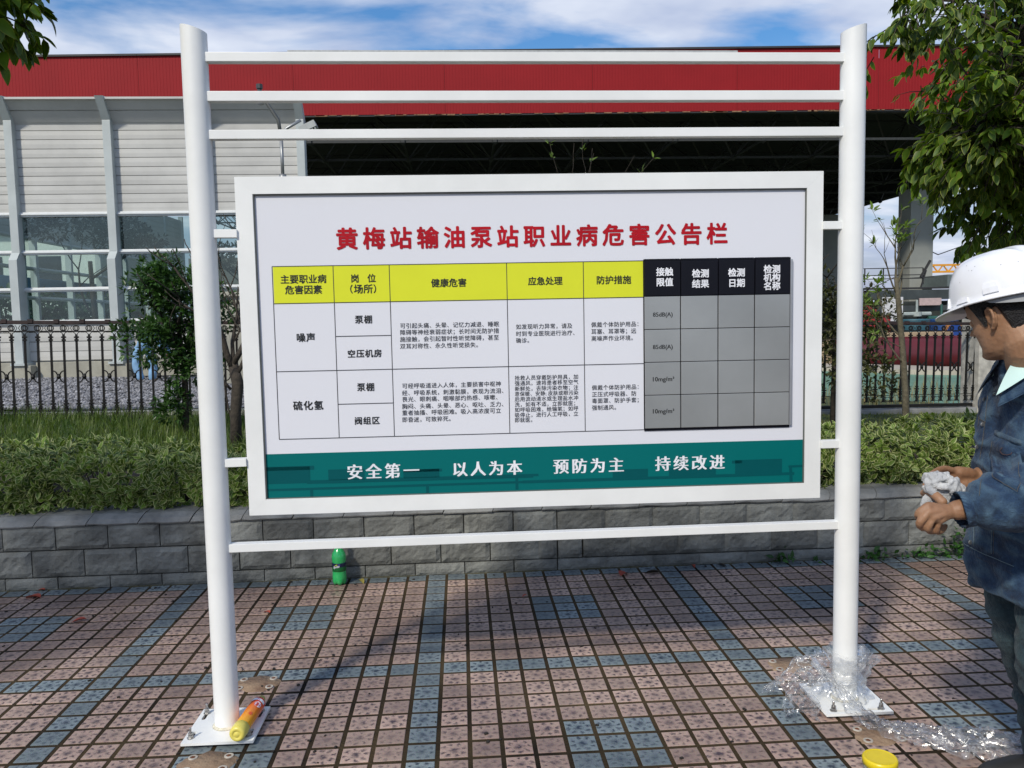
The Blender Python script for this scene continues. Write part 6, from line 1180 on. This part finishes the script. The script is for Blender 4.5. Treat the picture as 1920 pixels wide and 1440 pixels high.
# mortar patches with rusty bolt stubs where an older sign stood
m_patch = mat('tan_mortar_patch', (.34, .24, .15), .75, scale=9, bump=.8, col2=(.17, .10, .06)); m_rust = mat('rust_stub', (.12, .04, .015), .8, var=.4, scale=60); m_ring = mat('pale_washer', (.42, .38, .32), .6, var=.3, scale=60)
for lb, x, y in (('tan mortar patch with old bolt stubs just behind the left post', -.665, -1.40), ('rust stained mortar patch at the bottom edge in front of the left base plate', -.68, -2.02), ('rusty tan mortar patch with bolt stubs beside the right post, behind the film', 1.62, -1.46), ('mortar patch half covered by the plastic film trail', 1.70, -2.06)):
    p_ = thing('mortar_patch', lb, 'mortar patch', (x, y, .0045), 0, 'mortar patches of an older sign'); b_ = MB(); k_ = 28; ring_ = [((.100+.030*fbm(math.cos(2*math.pi*j/k_)*2+x*9, math.sin(2*math.pi*j/k_)*2, y*5))*math.cos(2*math.pi*j/k_), (.076+.026*fbm(math.cos(2*math.pi*j/k_)*2, y*9, math.sin(2*math.pi*j/k_)*2))*math.sin(2*math.pi*j/k_)) for j in range(k_)]
    b_.add([(q[0], q[1], -.006) for q in ring_]+[(q[0]*.95, q[1]*.95, .0012) for q in ring_]+[(0, 0, .0016)], [(j, (j+1) % k_, k_+(j+1) % k_, k_+j) for j in range(k_)]+[(k_+j, k_+(j+1) % k_, 2*k_) for j in range(k_)]); b_.build('patch', m_patch, p_, smooth=True)
    for sx in (-1, 1):
        for sy in (-1, 1):
            b_ = MB(); b_.lathe([(.017, .001), (.016, .004), (.010, .0045), (.009, .002)], 14, mi=0); b_.build('washer', m_ring, p_).location = (sx*.062, sy*.040, 0); b_ = MB(); b_.lathe([(.009, .001), (.008, .0035), (.004, .006), (0, .005)], 8); b_.build('bolt_stub', m_rust, p_).location = (sx*.062, sy*.040, 0)
# fallen leaves
m_rl = leaf_mat('fallen_red_leaf', (.33, .07, .045), var=.3, trans=.1); m_yl = leaf_mat('fallen_yellow_leaf', (.30, .25, .06), var=.3, trans=.1); m_bl = leaf_mat('fallen_dark_leaf', (.03, .025, .018), var=.3, trans=0)
lt = leaf_template(.5, .5, .2, rows=6)
for lb, x, y, s_, m_ in (('orange fallen leaf lying at the foot of the wall on the far left', -2.20, -.035, .05, m_rl), ('dull pink fallen leaf on the tiles at the left edge', -2.16, -.17, .10, m_rl), ('pinkish fallen leaf on tiles left of the left post', -1.74, -.55, .07, m_rl), ('small red fallen leaf between the left post and the blue tile square', -.80, -.57, .05, m_rl), ('curled yellow green fallen leaf beside the green bottle', -.40, -.07, .07, m_yl),
                       ('bright red fallen leaf under the board near the middle', 1.13, -.19, .10, m_rl), ('brown curled fallen leaf under the board right of the red one', 1.37, -.16, .09, m_bl), ('small orange fallen leaf against the wall below the board', 1.60, -.03, .05, m_rl), ('tiny red fallen leaf on the shaded tiles', .56, -.45, .035, m_rl), ('dark curled fallen leaf by the wall on the right', 1.75, -.05, .06, m_bl)):
    a = random.uniform(0, 6.28); V, F, UV = scatter_leaves(np.array([[0, 0, .008]]), np.array([[math.cos(a), math.sin(a), .1]]), np.array([[.1, .1, 1.]]), np.array([s_]), lt); o_ = link('fallen_leaf', np_mesh('fallen_leaf', V, F, m_, uv=UV, smooth=True), loc=(x, y, .003)); tag(o_, lb, 'leaf', 'leaves fallen on the paving')
b_ = MB()
for k in range(260):
    x = random.uniform(-2.6, 3.4); y = -random.random()**1.6*2.4-.03; s_ = random.uniform(.002, .007); b_.box((x-s_, y-s_*.7, .003), (x+s_, y+s_*.7, .003+s_*.8), 0, Matrix.Translation((x, y, 0)) @ Matrix.Rotation(random.uniform(0, 3), 4, 'Z') @ Matrix.Translation((-x, -y, 0)))
for k in range(10):
    x = random.uniform(-1.5, 3); y = -random.random()*1.4-.1; a = random.uniform(0, 3); p = Vector((x, y, .006)); b_.tube([p, p+Vector((.03*math.cos(a), .03*math.sin(a), .003)), p+Vector((.07*math.cos(a+.3), .07*math.sin(a+.3), .001))], .0016, 4)
b_.build('litter', mat('dark_litter', (.02, .016, .012), .9), kind='stuff')
# weeds
m_weed = leaf_mat('weed_leaf', (.035, .10, .02), var=.4, trans=.25)
for k, (lb, x, n_, sp_) in enumerate((('small weed tuft at the wall foot left of the right hand post', 2.15, 28, .07), ('tiny weed sprig at the wall foot beside the right hand post', 2.36, 10, .03), ('dark weed clump at the wall foot right of the post', 2.75, 46, .09), ('spreading weed at the wall foot left of the worker', 3.04, 60, .10), ('bushier weed climbing the wall foot beside the worker', 3.27, 100, .11))):
    P_ = np.stack([rng.normal(0, sp_*.6, n_), -.035-np.abs(rng.normal(0, .02, n_)), np.abs(rng.normal(0, .03+(.05 if k == 4 else 0), n_))+.008], 1); V, F, UV = scatter_leaves(P_, unit(rng.normal(0, 1, (n_, 3))+np.array([0, -.5, .6])), unit(rng.normal(0, .5, (n_, 3))+np.array([0, -.3, 1])), rng.uniform(.02, .05, n_), leaf_template(.5, .2, .2, rows=4)); tag(link('weed', np_mesh('weed', V, F, m_weed, uv=UV, smooth=True), loc=(x, 0, 0)), lb, 'weed', 'weeds along the wall foot')
# cling film
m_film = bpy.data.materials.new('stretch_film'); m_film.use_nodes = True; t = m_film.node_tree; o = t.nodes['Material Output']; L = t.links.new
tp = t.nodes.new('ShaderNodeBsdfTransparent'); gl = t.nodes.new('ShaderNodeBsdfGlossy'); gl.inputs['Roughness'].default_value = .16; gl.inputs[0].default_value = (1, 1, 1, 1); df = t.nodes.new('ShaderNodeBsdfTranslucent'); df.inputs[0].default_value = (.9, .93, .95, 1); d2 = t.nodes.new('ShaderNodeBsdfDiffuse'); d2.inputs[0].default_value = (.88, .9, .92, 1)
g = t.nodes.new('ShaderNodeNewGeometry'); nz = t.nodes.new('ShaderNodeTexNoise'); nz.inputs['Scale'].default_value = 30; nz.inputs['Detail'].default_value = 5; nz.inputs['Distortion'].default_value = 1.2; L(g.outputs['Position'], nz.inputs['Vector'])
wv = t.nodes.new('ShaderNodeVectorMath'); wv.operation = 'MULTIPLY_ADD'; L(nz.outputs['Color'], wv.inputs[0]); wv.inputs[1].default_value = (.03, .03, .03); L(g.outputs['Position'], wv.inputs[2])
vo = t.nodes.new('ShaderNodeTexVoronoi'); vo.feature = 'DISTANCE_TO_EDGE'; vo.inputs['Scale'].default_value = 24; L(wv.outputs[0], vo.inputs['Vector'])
rp = t.nodes.new('ShaderNodeMapRange'); rp.inputs[1].default_value = .0; rp.inputs[2].default_value = .16; rp.inputs[3].default_value = .34; rp.inputs[4].default_value = .12; L(vo.outputs['Distance'], rp.inputs[0])  # whiter crease lines: crinkle highlights painted in, and partly thicker film
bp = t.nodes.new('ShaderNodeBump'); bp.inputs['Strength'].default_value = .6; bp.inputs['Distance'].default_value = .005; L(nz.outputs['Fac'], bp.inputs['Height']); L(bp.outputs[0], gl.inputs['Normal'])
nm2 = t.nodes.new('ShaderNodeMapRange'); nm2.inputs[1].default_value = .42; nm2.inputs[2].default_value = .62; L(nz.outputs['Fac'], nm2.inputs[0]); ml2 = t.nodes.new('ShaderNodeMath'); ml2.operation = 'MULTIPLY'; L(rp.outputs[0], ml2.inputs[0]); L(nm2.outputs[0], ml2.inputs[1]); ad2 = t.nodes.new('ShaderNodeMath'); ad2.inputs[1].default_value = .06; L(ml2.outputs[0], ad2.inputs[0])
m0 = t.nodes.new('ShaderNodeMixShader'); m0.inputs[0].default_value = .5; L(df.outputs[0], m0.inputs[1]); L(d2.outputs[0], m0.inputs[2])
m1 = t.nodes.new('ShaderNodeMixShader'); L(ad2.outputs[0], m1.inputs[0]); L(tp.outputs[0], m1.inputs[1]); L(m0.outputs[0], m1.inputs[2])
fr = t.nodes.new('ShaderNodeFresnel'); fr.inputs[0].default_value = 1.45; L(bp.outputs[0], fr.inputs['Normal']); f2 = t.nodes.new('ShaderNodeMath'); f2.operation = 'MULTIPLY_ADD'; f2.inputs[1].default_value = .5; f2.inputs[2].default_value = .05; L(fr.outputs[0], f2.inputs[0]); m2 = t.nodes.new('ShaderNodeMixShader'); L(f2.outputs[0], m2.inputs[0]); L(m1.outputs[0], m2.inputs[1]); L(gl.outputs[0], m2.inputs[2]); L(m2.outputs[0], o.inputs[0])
film = thing('plastic_film', 'crumpled clear stretch film gathered round the right post base and trailing over the tiles', 'plastic film', (1.696, -1.81, 0))
def crumple(name, path, widths, heights, nu, nv, seed, amp=.02, z0=.006):
    b_ = MB(); r_ = random.Random(seed); ox = r_.uniform(0, 40)
    def fn(u, v):
        f_ = u*(len(path)-1); i = min(int(f_), len(path)-2); q = f_-i; q = q*q*(3-2*q)*.5+q*.5
        p = Vector(path[i])*(1-q)+Vector(path[i+1])*q; d = (Vector(path[i+1])-Vector(path[i])).normalized(); s_ = Vector((-d.y, d.x, 0)); wd = widths[i]*(1-q)+widths[i+1]*q; hh = heights[i]*(1-q)+heights[i+1]*q
        a = (v-.5)*2; rid = 1-abs(noise.noise(Vector((u*len(path)*1.1+ox+v, v*4.5+u*2, ox))))*2; rid2 = 1-abs(noise.noise(Vector((u*len(path)*2.6+ox, v*9+u*5, ox))))*2; fine = noise.noise(Vector((u*26+ox, v*14, 1)))
        z = z0+hh*(1-a*a)*(.45+.55*rid)+amp*.6*max(0, rid2)+.004*fine; off = a*wd*(1+.35*noise.noise(Vector((u*9+ox, a*2, 3))))+amp*rid2*.7
        return tuple(p+s_*off+d*amp*rid*.8+Vector((0, 0, max(z, .006))))
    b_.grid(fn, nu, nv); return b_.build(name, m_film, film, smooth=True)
S_ = lambda x, y, z=0: (x-1.696, y+1.81, z)
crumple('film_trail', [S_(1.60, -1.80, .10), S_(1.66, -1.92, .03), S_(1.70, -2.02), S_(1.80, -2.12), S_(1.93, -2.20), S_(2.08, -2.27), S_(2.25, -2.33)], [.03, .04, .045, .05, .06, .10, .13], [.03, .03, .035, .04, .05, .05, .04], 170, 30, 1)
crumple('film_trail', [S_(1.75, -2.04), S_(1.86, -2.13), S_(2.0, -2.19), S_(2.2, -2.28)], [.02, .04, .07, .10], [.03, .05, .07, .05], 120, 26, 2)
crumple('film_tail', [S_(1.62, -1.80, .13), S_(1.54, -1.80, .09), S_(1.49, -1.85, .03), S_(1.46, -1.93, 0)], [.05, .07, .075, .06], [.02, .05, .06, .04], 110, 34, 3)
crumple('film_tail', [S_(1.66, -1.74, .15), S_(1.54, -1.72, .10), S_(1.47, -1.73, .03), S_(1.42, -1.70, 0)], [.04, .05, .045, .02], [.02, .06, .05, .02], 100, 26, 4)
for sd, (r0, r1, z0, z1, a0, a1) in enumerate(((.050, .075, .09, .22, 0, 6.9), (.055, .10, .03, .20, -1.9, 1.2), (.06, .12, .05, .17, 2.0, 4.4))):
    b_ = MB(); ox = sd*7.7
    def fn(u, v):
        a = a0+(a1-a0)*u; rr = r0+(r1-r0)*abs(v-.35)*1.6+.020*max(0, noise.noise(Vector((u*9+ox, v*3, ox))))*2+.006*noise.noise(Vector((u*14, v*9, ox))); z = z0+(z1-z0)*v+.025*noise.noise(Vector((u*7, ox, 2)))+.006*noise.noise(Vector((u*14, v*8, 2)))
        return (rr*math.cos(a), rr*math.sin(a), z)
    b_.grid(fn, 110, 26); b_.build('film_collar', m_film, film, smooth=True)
